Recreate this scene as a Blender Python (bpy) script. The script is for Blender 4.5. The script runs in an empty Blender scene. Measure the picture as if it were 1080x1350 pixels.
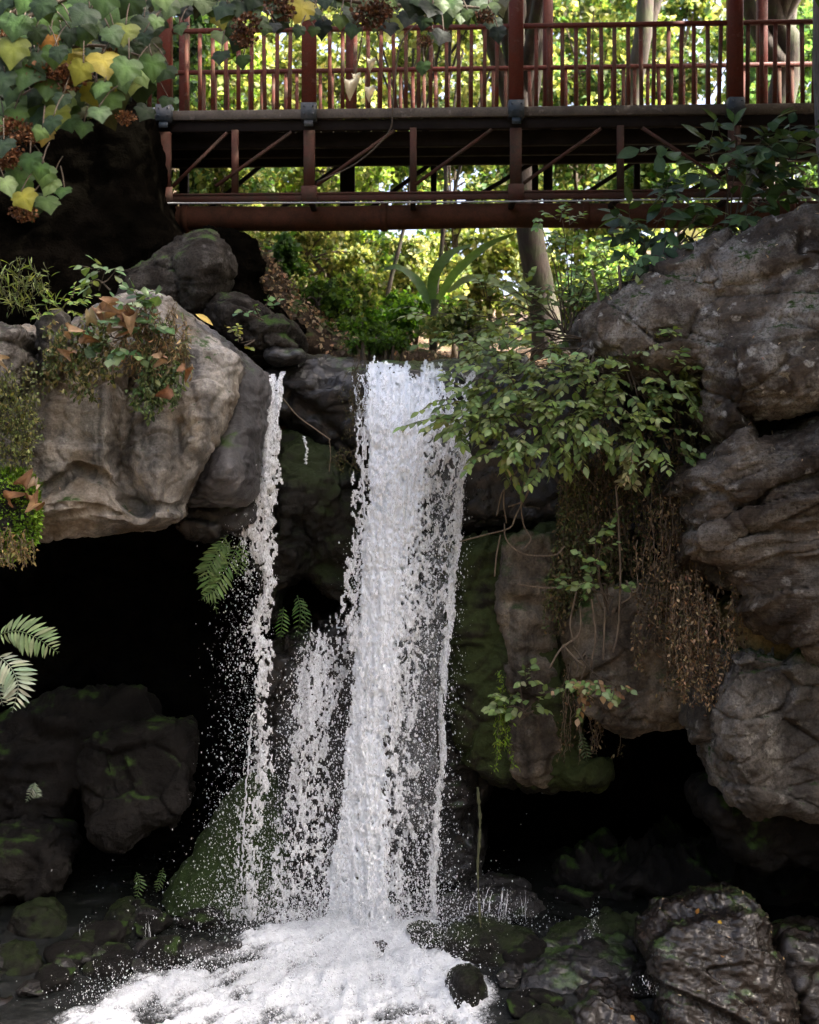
import bpy, math, random
import numpy as np
from mathutils import Vector, Quaternion
from mathutils.geometry import delaunay_2d_cdt

random.seed(7)
rng = np.random.default_rng(11)
scene = bpy.context.scene
COL = scene.collection
F = 1680.0            # focal length in photo pixels
HROW = 600.0          # photo row of the horizon
HC = 5.4              # camera height above the pool
R = math.radians


def P(u, v, d):
    """world point seen at photo pixel u,v when it stands d metres in front of the camera"""
    return np.array([(u - 540.0) / F * d, d, HC + (HROW - v) / F * d])


def PA(u, v, d):
    u = np.asarray(u, float); v = np.asarray(v, float); d = np.asarray(d, float) + 0 * u
    return np.stack([(u - 540.0) / F * d, d, HC + (HROW - v) / F * d], -1)


# ------------------------------------------------------------------ noise (numpy)
def _hash(ix, iy, iz, seed):
    with np.errstate(over='ignore'):
        h = (ix.astype(np.uint32) * np.uint32(374761393) + iy.astype(np.uint32) * np.uint32(668265263)
             + iz.astype(np.uint32) * np.uint32(2147483647 - 57) + np.uint32(seed) * np.uint32(974634721))
        h = (h ^ (h >> np.uint32(13))) * np.uint32(1274126177)
        h = (h ^ (h >> np.uint32(16))) * np.uint32(2246822519)
        h = h ^ (h >> np.uint32(15))
    return h


def _h01(ix, iy, iz, seed):
    return _hash(ix, iy, iz, seed).astype(np.float64) / 4294967295.0


def vnoise(p, seed=0):
    """value noise, -1..1"""
    i = np.floor(p).astype(np.int64); f = p - i
    f = f * f * f * (f * (f * 6 - 15) + 10)
    out = 0
    for dx in (0, 1):
        wx = f[:, 0] if dx else 1 - f[:, 0]
        for dy in (0, 1):
            wy = f[:, 1] if dy else 1 - f[:, 1]
            for dz in (0, 1):
                wz = f[:, 2] if dz else 1 - f[:, 2]
                out = out + wx * wy * wz * _h01(i[:, 0] + dx, i[:, 1] + dy, i[:, 2] + dz, seed)
    return out * 2 - 1


def fbm(p, octs=4, seed=0, gain=.5):
    a, s, o, n = 1.0, 1.0, 0, 0
    for k in range(octs):
        o = o + a * vnoise(p * s + 17.3 * k, seed + k); n += a
        a *= gain; s *= 2.03
    return o / n


def ridged(p, octs=3, seed=0):
    a, s, o, n = 1.0, 1.0, 0, 0
    for k in range(octs):
        o = o + a * (1 - np.abs(vnoise(p * s + 9.1 * k, seed + k)) * 2); n += a
        a *= .5; s *= 2.1
    return o / n


def worley(p, seed=0):
    i = np.floor(p).astype(np.int64)
    f1 = np.full(len(p), 9.0); f2 = np.full(len(p), 9.0); idv = np.zeros(len(p))
    for dx in (-1, 0, 1):
        for dy in (-1, 0, 1):
            for dz in (-1, 0, 1):
                a, b, c = i[:, 0] + dx, i[:, 1] + dy, i[:, 2] + dz
                q = np.stack([a + _h01(a, b, c, seed), b + _h01(a, b, c, seed + 1), c + _h01(a, b, c, seed + 2)], -1)
                d = np.sqrt(((q - p) ** 2).sum(1))
                h = _h01(a, b, c, seed + 3)
                m = d < f1
                f2 = np.where(m, f1, np.minimum(f2, d))
                idv = np.where(m, h, idv)
                f1 = np.where(m, d, f1)
    return f1, f2, idv


def facets(p, seed=0):
    """broken planes: every cell of a cellular pattern is a flat chip with its own tilt"""
    i = np.floor(p).astype(np.int64)
    f1 = np.full(len(p), 9.0); f2 = np.full(len(p), 9.0); h = np.zeros(len(p))
    for dx in (-1, 0, 1):
        for dy in (-1, 0, 1):
            for dz in (-1, 0, 1):
                a, b, c = i[:, 0] + dx, i[:, 1] + dy, i[:, 2] + dz
                r = [_h01(a, b, c, seed + k) for k in range(6)]
                v = p - np.stack([a + r[0], b + r[1], c + r[2]], -1)
                d = np.sqrt((v ** 2).sum(1))
                hh = (v[:, 0] * (r[3] - .5) + v[:, 1] * (r[4] - .5) + v[:, 2] * (r[5] - .5)) * 2 + (r[3] + r[4] - 1) * .45
                m = d < f1
                f2 = np.where(m, f1, np.minimum(f2, d))
                h = np.where(m, hh, h)
                f1 = np.where(m, d, f1)
    return h, f2 - f1


def sstep(a, b, x):
    t = np.clip((x - a) / (b - a), 0, 1)
    return t * t * (3 - 2 * t)


# ------------------------------------------------------------------ mesh plumbing
class G:
    """a bag of vertices and faces that becomes ONE mesh"""
    def __init__(self):
        self.v = []; self.f = []; self.t = []; self.n = 0

    def add(self, v, faces, tint=None):
        v = np.asarray(v, float).reshape(-1, 3)
        for f in (faces if isinstance(faces, (list, tuple)) else [faces]):
            f = np.asarray(f, np.int64)
            if len(f):
                self.f.append(f + self.n)
        self.v.append(v)
        if tint is None:
            tint = np.ones((len(v), 3))
        tint = np.broadcast_to(np.asarray(tint, float), (len(v), 3))
        self.t.append(tint)
        self.n += len(v)
        return self

    def verts(self):
        return np.concatenate(self.v) if self.v else np.zeros((0, 3))


def make_mesh(name, g, mat, origin, smooth=True, attr='tint'):
    me = bpy.data.meshes.new(name)
    V = g.verts() - np.asarray(origin)
    idx = np.concatenate([f.ravel() for f in g.f]).astype(np.int32)
    tot = np.concatenate([np.full(len(f), f.shape[1]) for f in g.f]).astype(np.int32)
    start = np.concatenate([[0], np.cumsum(tot)[:-1]]).astype(np.int32)
    me.vertices.add(len(V)); me.loops.add(len(idx)); me.polygons.add(len(tot))
    me.vertices.foreach_set('co', V.astype(np.float32).ravel())
    me.loops.foreach_set('vertex_index', idx)
    me.polygons.foreach_set('loop_start', start)
    me.polygons.foreach_set('use_smooth', np.full(len(tot), smooth, dtype=bool))
    me.update(calc_edges=True)
    T = np.concatenate(g.t)
    a = me.color_attributes.new(attr, 'FLOAT_COLOR', 'POINT')
    a.data.foreach_set('color', np.concatenate([T, np.ones((len(T), 1))], 1).astype(np.float32).ravel())
    me.materials.append(mat)
    me.validate()
    return me


def _base(V):
    lo, hi = V.min(0), V.max(0)
    return np.array([(lo[0] + hi[0]) / 2, (lo[1] + hi[1]) / 2, lo[2]])


def tag(o, label=None, cat=None, group=None, kind=None):
    if label: o['label'] = label
    if cat: o['category'] = cat
    if group: o['group'] = group
    if kind: o['kind'] = kind
    return o


def single(name, g, mat, label=None, cat=None, group=None, kind=None, smooth=True):
    b = _base(g.verts())
    o = bpy.data.objects.new(name, make_mesh(name, g, mat, b, smooth))
    o.location = b
    COL.objects.link(o)
    return tag(o, label, cat, group, kind)


def multi(name, parts, label, cat, group=None):
    """parts: (part name, G, material, [sub-parts], optional part label)"""
    b = _base(np.concatenate([p[1].verts() for p in parts]))
    root = bpy.data.objects.new(name, None)
    root.empty_display_size = .2
    root.location = b
    COL.objects.link(root)
    tag(root, label, cat, group)

    def put(p, parent, org):
        o = bpy.data.objects.new(p[0], make_mesh(p[0], p[1], p[2], org))
        COL.objects.link(o)
        o.parent = parent
        if len(p) > 4 and p[4]: o['label'] = p[4]
        for s in (p[3] if len(p) > 3 and p[3] else []):
            put(s, o, org)
        return o
    for p in parts:
        put(p, root, b)
    return root


# ------------------------------------------------------------------ primitive shapes
def tube(g, pts, rad, sides=6, tint=None, cap=True):
    pts = np.asarray(pts, float); n = len(pts)
    rad = np.broadcast_to(np.asarray(rad, float), (n,))
    t = np.gradient(pts, axis=0)
    t /= np.linalg.norm(t, axis=1, keepdims=True) + 1e-9
    ref = np.array([0.13, 1.0, .21]) if abs(t[0, 1]) < .8 else np.array([1.0, .1, .2])
    a = np.cross(t, ref); a /= np.linalg.norm(a, axis=1, keepdims=True) + 1e-9
    b = np.cross(t, a)
    ang = np.arange(sides) * 2 * math.pi / sides
    V = pts[:, None] + rad[:, None, None] * (np.cos(ang)[None, :, None] * a[:, None] + np.sin(ang)[None, :, None] * b[:, None])
    i = np.arange(n - 1)[:, None] * sides; k = np.arange(sides)[None]; k2 = (k + 1) % sides
    f = np.stack([i + k, i + k2, i + sides + k2, i + sides + k], -1).reshape(-1, 4)
    fs = [f]
    V = V.reshape(-1, 3)
    if cap:
        V = np.concatenate([V, pts[:1], pts[-1:]])
        kk = np.arange(sides); c0 = n * sides
        fs.append(np.stack([np.full(sides, c0), (kk + 1) % sides, kk], -1))
        fs.append(np.stack([np.full(sides, c0 + 1), (n - 1) * sides + kk, (n - 1) * sides + (kk + 1) % sides], -1))
    g.add(V, fs, tint)
    return g


def smooth_path(pts, n=12):
    pts = np.asarray(pts, float)
    if len(pts) < 3:
        t = np.linspace(0, 1, n)[:, None]
        return pts[0] * (1 - t) + pts[-1] * t
    out = []
    ext = np.concatenate([[2 * pts[0] - pts[1]], pts, [2 * pts[-1] - pts[-2]]])
    per = max(2, n // (len(pts) - 1))
    for k in range(1, len(ext) - 2):
        p0, p1, p2, p3 = ext[k - 1:k + 3]
        for t in np.arange(per) / per:
            out.append(.5 * ((2 * p1) + (-p0 + p2) * t + (2 * p0 - 5 * p1 + 4 * p2 - p3) * t * t + (-p0 + 3 * p1 - 3 * p2 + p3) * t ** 3))
    out.append(pts[-1])
    return np.array(out)


def bar(g, a, b, w, h, up=(0, 0, 1), bev=.006):
    """a beam of section w x h from a to b, with chamfered edges"""
    a = np.asarray(a, float); b = np.asarray(b, float)
    t = b - a; t /= np.linalg.norm(t)
    s = np.cross(t, np.asarray(up, float))
    if np.linalg.norm(s) < 1e-3: s = np.cross(t, [0, 1, 0])
    s /= np.linalg.norm(s); u = np.cross(s, t)
    x, y = w / 2, h / 2; c = min(bev, x * .5, y * .5)
    prof = [(-x + c, -y), (x - c, -y), (x, -y + c), (x, y - c), (x - c, y), (-x + c, y), (-x, y - c), (-x, -y + c)]
    V = [e + s * px + u * py for e in (a, b) for px, py in prof]
    q = [[k, (k + 1) % 8, 8 + (k + 1) % 8, 8 + k] for k in range(8)]
    g.add(V, [np.array(q)])
    g.f.append(np.array([[k for k in range(7, -1, -1)]]) + g.n - 16)
    g.f.append(np.array([[8 + k for k in range(8)]]) + g.n - 16)
    return g


# ------------------------------------------------------------------ leaves
def tmpl_ellipse():
    ys = [0, .12, .3, .5, .72, .9, 1.0]; ws = [.02, .2, .38, .42, .3, .12, .0]
    V = []; Fq = []
    for y, w in zip(ys, ws):
        zc = -.16 * y * y
        V += [(-w, y, zc + .12 * w), (0, y, zc), (w, y, zc + .12 * w)]
    for k in range(len(ys) - 1):
        a = 3 * k
        Fq += [(a, a + 1, a + 4, a + 3), (a + 1, a + 2, a + 5, a + 4)]
    return np.array(V), np.array(Fq)


def tmpl_simple():
    V = [(0, 0, 0), (-.4, .45, .1), (0, .5, -.03), (.4, .45, .1), (0, 1, -.12)]
    return np.array(V), np.array([(0, 2, 1, 1), (0, 3, 2, 2), (1, 2, 4, 4), (2, 3, 4, 4)])[:, :3]


def tmpl_lobed():
    """broad five-lobed leaf, blade hung from the stalk"""
    pr = [(0, .03), (.15, -.09), (.36, -.07), (.5, .03), (.58, .14), (.5, .25), (.58, .36), (.6, .48), (.47, .52), (.38, .62), (.29, .72), (.14, .86), (0, 1.04)]
    pts = [(x, y) for x, y in pr] + [(-x, y) for x, y in pr[-2:0:-1]]
    n = len(pts)
    V = []
    for s in (1.0, .55):
        for x, y in pts:
            X, Y = x * s, .3 + (y - .3) * s
            V.append((X, Y, .10 * abs(X) - .32 * X * X - .22 * (Y - .3) ** 2 + .02 * math.sin(14 * Y + 5 * X)))
    V.append((0, .3, 0))
    q = [(k, (k + 1) % n, n + (k + 1) % n, n + k) for k in range(n)]
    t = [(n + k, n + (k + 1) % n, 2 * n) for k in range(n)]
    return np.array(V), [np.array(q), np.array(t)]





def tmpl_curl():
    V, f = tmpl_lobed()
    V = V.copy(); a = V[:, 0] * 1.7
    V[:, 2] += .5 * V[:, 0] ** 2 + .25 * np.sin(5 * V[:, 1]) - .5 * (V[:, 1] - .4) ** 2
    V[:, 0] = np.sin(a) / 1.7
    V[:, 2] += (1 - np.cos(a)) / 1.7
    return V, f


def nrm(a):
    a = np.asarray(a, float)
    return a / (np.linalg.norm(a, axis=-1, keepdims=True) + 1e-9)


def put_leaves(g, tm, pos, d, n, size, wid=1.0, tint=(1, 1, 1)):
    tv, tf = tm
    pos = np.asarray(pos, float).reshape(-1, 3); N = len(pos)
    if N == 0: return
    d = nrm(np.broadcast_to(d, (N, 3))); n = np.broadcast_to(n, (N, 3))
    x = nrm(np.cross(d, n)); n = np.cross(x, d)
    size = np.broadcast_to(size, (N,)); wid = np.broadcast_to(wid, (N,))
    V = (pos[:, None] + (size[:, None] * tv[None, :, 1])[..., None] * d[:, None]
         + (size[:, None] * wid[:, None] * tv[None, :, 0])[..., None] * x[:, None]
         + (size[:, None] * tv[None, :, 2])[..., None] * n[:, None])
    K = len(tv)
    tint = np.broadcast_to(tint, (N, 3))
    off = (np.arange(N) * K)
    fs = [(off[:, None, None] + f[None]).reshape(-1, f.shape[1]) for f in (tf if isinstance(tf, list) else [tf])]
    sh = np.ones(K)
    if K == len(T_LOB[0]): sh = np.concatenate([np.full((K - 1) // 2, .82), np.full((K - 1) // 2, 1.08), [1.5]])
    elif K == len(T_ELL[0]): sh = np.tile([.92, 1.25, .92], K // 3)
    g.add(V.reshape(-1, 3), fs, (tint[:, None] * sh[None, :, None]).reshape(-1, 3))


T_ELL, T_SIM, T_LOB, T_CURL = tmpl_ellipse(), tmpl_simple(), tmpl_lobed(), tmpl_curl()


def pal(cols, n, jit=.18):
    cols = np.asarray(cols, float)
    c = cols[rng.integers(0, len(cols), n)]
    return c * (1 + rng.normal(0, jit, (n, 1))).clip(.45, 1.6) * (1 + rng.normal(0, .06, (n, 3)))


def rdir(n, bias=(0, 0, 0)):
    return nrm(rng.normal(size=(n, 3)) + np.asarray(bias))


GREEN = [(.06, .125, .045), (.075, .15, .05), (.05, .1, .045), (.1, .17, .055)]
GREYGREEN = [(.15, .21, .075), (.18, .24, .095), (.1, .155, .052), (.24, .29, .14), (.16, .22, .055), (.085, .13, .042)]
DARKGREEN = [(.03, .06, .025), (.04, .075, .03), (.025, .05, .03), (.05, .09, .035)]
BRIGHT = [(.12, .22, .03), (.17, .26, .04), (.09, .16, .03), (.22, .28, .06)]
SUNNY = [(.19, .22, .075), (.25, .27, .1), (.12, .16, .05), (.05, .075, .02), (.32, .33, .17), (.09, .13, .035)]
DRY = [(.2, .12, .06), (.25, .16, .09), (.14, .08, .04), (.32, .23, .14)]
DRYDARK = [(.07, .046, .026), (.1, .066, .036), (.045, .03, .018), (.17, .125, .07), (.05, .045, .02)]


# ------------------------------------------------------------------ materials
def new_mat(name):
    m = bpy.data.materials.new(name)
    m.use_nodes = True
    nt = m.node_tree
    nt.nodes.clear()
    out = nt.nodes.new('ShaderNodeOutputMaterial')
    return m, nt, out


def nd(nt, typ, **kw):
    n = nt.nodes.new(typ)
    for k, v in kw.items():
        if k.startswith('i_'):
            n.inputs[k[2:].replace('_', ' ')].default_value = v
        else:
            setattr(n, k, v)
    return n


def noise(nt, vec, scale, detail=6, rough=.6, dist=0.0):
    n = nd(nt, 'ShaderNodeTexNoise')
    n.inputs['Scale'].default_value = scale; n.inputs['Detail'].default_value = detail
    n.inputs['Roughness'].default_value = rough; n.inputs['Distortion'].default_value = dist
    if vec is not None: nt.links.new(vec, n.inputs['Vector'])
    return n.outputs['Fac']


def ramp(nt, fac, stops):
    r = nd(nt, 'ShaderNodeValToRGB')
    el = r.color_ramp.elements
    while len(el) < len(stops): el.new(.5)
    for e, (p, c) in zip(el, stops):
        e.position = p
        e.color = (c if len(c) == 4 else (*c, 1)) if hasattr(c, '__len__') else (c, c, c, 1)
    nt.links.new(fac, r.inputs['Fac'])
    return r.outputs['Color']


def mixc(nt, fac, a, b, mode='MIX'):
    n = nd(nt, 'ShaderNodeMix', data_type='RGBA', blend_type=mode)
    for s, i in ((fac, 0), (a, 6), (b, 7)):
        if isinstance(s, (int, float)): n.inputs[i].default_value = s
        elif isinstance(s, (tuple, list)): n.inputs[i].default_value = (*s[:3], 1)
        else: nt.links.new(s, n.inputs[i])
    return n.outputs[2]


def mth(nt, op, a, b=0.0, clamp=False):
    n = nd(nt, 'ShaderNodeMath', operation=op, use_clamp=clamp)
    for s, i in ((a, 0), (b, 1)):
        if isinstance(s, (int, float)): n.inputs[i].default_value = s
        else: nt.links.new(s, n.inputs[i])
    return n.outputs[0]


def mapping(nt, vec, scale, rot=(0, 0, 0)):
    n = nd(nt, 'ShaderNodeMapping')
    n.inputs['Scale'].default_value = scale; n.inputs['Rotation'].default_value = rot
    nt.links.new(vec, n.inputs['Vector'])
    return n.outputs['Vector']


def rock_mat(name, dark, mid, light, lichen=.0, moss=.0, streak=.3, wet=0.0, strata=0.0, bump=1.0, ochre=.0, mosscol=(.03, .055, .012), dip=.15):
    m, nt, out = new_mat(name)
    L = nt.links.new
    tc = nd(nt, 'ShaderNodeTexCoord').outputs['Object']
    geo = nd(nt, 'ShaderNodeNewGeometry')
    big = noise(nt, tc, 1.1, 8, .62, .4)
    med = noise(nt, tc, 6.0, 8, .7)
    fine = noise(nt, tc, 38.0, 6, .72)
    base = ramp(nt, big, [(.3, dark), (.48, mid), (.68, light)])
    c = mixc(nt, .75, base, ramp(nt, med, [(.28, (.35, .34, .33)), (.5, (1, 1, 1)), (.75, (1.35, 1.3, 1.25))]), 'MULTIPLY')
    c = mixc(nt, .8, c, ramp(nt, fine, [(.3, (.5, .5, .5)), (.52, (1, 1, 1)), (.74, (1.6, 1.55, 1.5))]), 'MULTIPLY')
    if streak:
        sv = noise(nt, mapping(nt, tc, (5.5, 5.5, .35)), 1.0, 5, .6, .3)
        c = mixc(nt, streak, c, ramp(nt, sv, [(.32, (.25, .24, .25)), (.5, (1, 1, 1)), (.66, (1.7, 1.62, 1.5))]), 'MULTIPLY')
    if strata:
        st = noise(nt, mapping(nt, tc, (.5, .5, 16.0), (dip, dip, 0)), 1.0, 6, .7, .5)
        c = mixc(nt, strata, c, ramp(nt, st, [(.35, (.4, .38, .36)), (.5, (1, 1, 1)), (.65, (1.3, 1.25, 1.2))]), 'MULTIPLY')
    if ochre:
        oc = ramp(nt, noise(nt, tc, 1.7, 4, .5), [(.5, 0.0), (.62, 1.0)])
        c = mixc(nt, mth(nt, 'MULTIPLY', oc, ochre), c, (.22, .13, .03))
    if lichen:
        lv = nd(nt, 'ShaderNodeTexVoronoi'); lv.inputs['Scale'].default_value = 4.6
        wv = nd(nt, 'ShaderNodeVectorMath', operation='MULTIPLY_ADD')
        nv = nd(nt, 'ShaderNodeTexNoise'); nv.inputs['Scale'].default_value = 7; nv.inputs['Detail'].default_value = 5
        L(tc, nv.inputs['Vector']); L(nv.outputs['Color'], wv.inputs[0]); wv.inputs[1].default_value = (.22,) * 3; L(tc, wv.inputs[2])
        L(wv.outputs[0], lv.inputs['Vector'])
        sp = ramp(nt, lv.outputs['Distance'], [(.16, 1.0), (.26, 0.0)])
        pt = ramp(nt, noise(nt, tc, 2.2, 6, .65), [(.46, 0.0), (.6, 1.0)])
        lf = mth(nt, 'MULTIPLY', mth(nt, 'ADD', mth(nt, 'MULTIPLY', sp, .9), mth(nt, 'MULTIPLY', pt, .6), True), lichen)
        lf = mth(nt, 'MULTIPLY', lf, ramp(nt, fine, [(.34, 0.0), (.55, 1.0)]))
        c = mixc(nt, lf, c, (.46, .44, .4))
    if moss:
        nz = nd(nt, 'ShaderNodeSeparateXYZ'); L(geo.outputs['Normal'], nz.inputs[0])
        up = mth(nt, 'MULTIPLY_ADD', nz.outputs['Z'], .35)
        up.node.inputs[2].default_value = .5
        mn = mth(nt, 'ADD', noise(nt, tc, 2.1, 8, .68), mth(nt, 'MULTIPLY', up, .5))
        mf = ramp(nt, mn, [(.95 - .55 * moss, 0.0), (1.1 - .55 * moss, 1.0)])
        mc = mixc(nt, fine, tuple(x * .5 for x in mosscol), tuple(x * 1.6 for x in mosscol))
        c = mixc(nt, mf, c, mc)
    b = nd(nt, 'ShaderNodeBsdfPrincipled')
    L(c, b.inputs['Base Color'])
    if wet > .85: b.inputs['Coat Weight'].default_value = .28; b.inputs['Coat Roughness'].default_value = .12
    rv = mth(nt, 'ADD', med, mth(nt, 'MULTIPLY', fine, .3))
    r0 = ramp(nt, rv, [(.35, max(.12, .72 - .6 * wet)), (.85, max(.3, .95 - .5 * wet))])
    L(r0, b.inputs['Roughness'])
    b.inputs['Specular IOR Level'].default_value = 0.0 if dark[0] < .002 else .06 + (.36 if wet > .83 else .2) * wet
    h = mth(nt, 'ADD', mth(nt, 'MULTIPLY', med, .6), mth(nt, 'MULTIPLY', fine, .22))
    h = mth(nt, 'ADD', h, mth(nt, 'MULTIPLY', noise(nt, tc, 120.0, 3, .6), .06))
    if strata: h = mth(nt, 'ADD', h, mth(nt, 'MULTIPLY', st, .9 * strata))
    bp = nd(nt, 'ShaderNodeBump'); bp.inputs['Strength'].default_value = .9; bp.inputs['Distance'].default_value = .11 * bump * (1 - .55 * max(0, wet - .5))
    L(h, bp.inputs['Height']); L(bp.outputs[0], b.inputs['Normal'])
    L(b.outputs[0], out.inputs['Surface'])
    return m


def leaf_mat(name, trans=.35, rough=.45, gain=1.0, spec=.4, tcol=(1.5, 1.35, .5)):
    m, nt, out = new_mat(name)
    L = nt.links.new
    at = nd(nt, 'ShaderNodeAttribute', attribute_name='tint')
    tc = nd(nt, 'ShaderNodeTexCoord').outputs['Object']
    v = noise(nt, tc, 14.0, 4, .6)
    c = mixc(nt, .6, at.outputs['Color'], ramp(nt, v, [(.3, (.6, .62, .6)), (.7, (1.3, 1.28, 1.2))]), 'MULTIPLY')
    c = mixc(nt, 1.0, c, (gain, gain, gain), 'MULTIPLY')
    b = nd(nt, 'ShaderNodeBsdfPrincipled')
    L(c, b.inputs['Base Color']); b.inputs['Roughness'].default_value = rough; b.inputs['Specular IOR Level'].default_value = spec
    bp = nd(nt, 'ShaderNodeBump'); bp.inputs['Strength'].default_value = .35; bp.inputs['Distance'].default_value = .01
    L(noise(nt, tc, 45.0, 3, .6), bp.inputs['Height']); L(bp.outputs[0], b.inputs['Normal'])
    t = nd(nt, 'ShaderNodeBsdfTranslucent')
    L(mixc(nt, 1.0, c, tcol, 'MULTIPLY'), t.inputs['Color'])
    mx = nd(nt, 'ShaderNodeMixShader'); mx.inputs[0].default_value = trans
    L(b.outputs[0], mx.inputs[1]); L(t.outputs[0], mx.inputs[2]); L(mx.outputs[0], out.inputs['Surface'])
    return m


def bark_mat(name, a, b_, scale=1.0, moss=0.0):
    m, nt, out = new_mat(name)
    L = nt.links.new
    tc = nd(nt, 'ShaderNodeTexCoord').outputs['Object']
    v = noise(nt, mapping(nt, tc, (9 * scale, 9 * scale, 1.6 * scale)), 1.6, 8, .7, .4)
    c = ramp(nt, v, [(.3, a), (.65, b_)])
    c = mixc(nt, .7, c, ramp(nt, noise(nt, tc, 2.2 * scale, 5), [(.3, (.5, .5, .5)), (.7, (1.35, 1.3, 1.25))]), 'MULTIPLY')
    if moss:
        c = mixc(nt, mth(nt, 'MULTIPLY', ramp(nt, noise(nt, tc, 3.0, 6), [(.48, 0.0), (.6, 1.0)]), moss), c, (.04, .06, .015))
    b = nd(nt, 'ShaderNodeBsdfPrincipled'); L(c, b.inputs['Base Color']); b.inputs['Roughness'].default_value = .88
    bp = nd(nt, 'ShaderNodeBump'); bp.inputs['Strength'].default_value = .8; bp.inputs['Distance'].default_value = .03
    L(v, bp.inputs['Height']); L(bp.outputs[0], b.inputs['Normal']); L(b.outputs[0], out.inputs['Surface'])
    return m


def paint_mat(name, col, rust=.4, rustcol=(.09, .04, .02), rough=.6, chip=.0):
    m, nt, out = new_mat(name)
    L = nt.links.new
    tc = nd(nt, 'ShaderNodeTexCoord').outputs['Object']
    v = noise(nt, tc, 4.5, 8, .68, .3)
    fine = noise(nt, tc, 42.0, 5, .65)
    c = mixc(nt, mth(nt, 'MULTIPLY', ramp(nt, v, [(.42, 0.0), (.64, 1.0)]), rust), col, rustcol)
    c = mixc(nt, .6, c, ramp(nt, fine, [(.3, (.6, .6, .6)), (.7, (1.35, 1.3, 1.25))]), 'MULTIPLY')
    if chip:
        c = mixc(nt, mth(nt, 'MULTIPLY', ramp(nt, noise(nt, tc, 11.0, 6), [(.6, 0.0), (.66, 1.0)]), chip), c, (.28, .24, .2))
    b = nd(nt, 'ShaderNodeBsdfPrincipled'); L(c, b.inputs['Base Color']); b.inputs['Specular IOR Level'].default_value = .2
    L(ramp(nt, v, [(.3, rough - .12), (.7, rough + .2)]), b.inputs['Roughness'])
    bp = nd(nt, 'ShaderNodeBump'); bp.inputs['Strength'].default_value = .5; bp.inputs['Distance'].default_value = .01
    L(mth(nt, 'ADD', v, mth(nt, 'MULTIPLY', fine, .4)), bp.inputs['Height']); L(bp.outputs[0], b.inputs['Normal'])
    L(b.outputs[0], out.inputs['Surface'])
    return m


def foam_mat(name, col=(.9, .94, .98), trans=.3, rough=.28, holes=0.0, scale=30.0, vst=.5, soft=.04):
    m, nt, out = new_mat(name)
    L = nt.links.new
    tc = nd(nt, 'ShaderNodeTexCoord').outputs['Object']
    mp = mapping(nt, tc, (1, 1, vst))
    v = noise(nt, mp, scale, 6, .7, .6)
    c = mixc(nt, .55, col, ramp(nt, v, [(.28, (.72, .75, .78)), (.55, (1, 1, 1))]), 'MULTIPLY')
    b = nd(nt, 'ShaderNodeBsdfPrincipled'); L(c, b.inputs['Base Color']); b.inputs['Roughness'].default_value = rough
    b.inputs['Specular IOR Level'].default_value = .5
    bp = nd(nt, 'ShaderNodeBump'); bp.inputs['Strength'].default_value = .7; bp.inputs['Distance'].default_value = .02
    L(v, bp.inputs['Height']); L(bp.outputs[0], b.inputs['Normal'])
    t = nd(nt, 'ShaderNodeBsdfTranslucent'); L(c, t.inputs['Color'])
    mx = nd(nt, 'ShaderNodeMixShader'); mx.inputs[0].default_value = trans
    L(b.outputs[0], mx.inputs[1]); L(t.outputs[0], mx.inputs[2])
    last = mx.outputs[0]
    if holes:
        tr = nd(nt, 'ShaderNodeBsdfTransparent')
        hv = ramp(nt, noise(nt, mp, scale * 1.3, 5, .75, 1.2), [(holes - .07, 1.0), (holes + soft, 0.0)])
        m2 = nd(nt, 'ShaderNodeMixShader'); L(hv, m2.inputs[0]); L(last, m2.inputs[1]); L(tr.outputs[0], m2.inputs[2])
        last = m2.outputs[0]
    L(last, out.inputs['Surface'])
    return m


def film_mat(name):
    """a clear skin of falling water: mostly seen through, glossy"""
    m, nt, out = new_mat(name)
    L = nt.links.new
    tc = nd(nt, 'ShaderNodeTexCoord').outputs['Object']
    v = noise(nt, mapping(nt, tc, (1, 1, .35)), 14.0, 6, .65, .8)
    bp = nd(nt, 'ShaderNodeBump'); bp.inputs['Strength'].default_value = 1.0; bp.inputs['Distance'].default_value = .08
    L(v, bp.inputs['Height'])
    gl = nd(nt, 'ShaderNodeBsdfGlossy'); gl.inputs['Roughness'].default_value = .12; L(bp.outputs[0], gl.inputs['Normal'])
    gl.inputs['Color'].default_value = (.9, .93, .95, 1)
    df = nd(nt, 'ShaderNodeBsdfDiffuse'); df.inputs['Color'].default_value = (.7, .73, .76, 1)
    tr = nd(nt, 'ShaderNodeBsdfTransparent'); tr.inputs['Color'].default_value = (.88, .9, .9, 1)
    m1 = nd(nt, 'ShaderNodeMixShader'); m1.inputs[0].default_value = .12; L(gl.outputs[0], m1.inputs[1]); L(df.outputs[0], m1.inputs[2])
    m2 = nd(nt, 'ShaderNodeMixShader'); L(ramp(nt, v, [(.4, .04), (.7, .4)]), m2.inputs[0])
    L(tr.outputs[0], m2.inputs[1]); L(m1.outputs[0], m2.inputs[2]); L(m2.outputs[0], out.inputs['Surface'])
    return m


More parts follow.
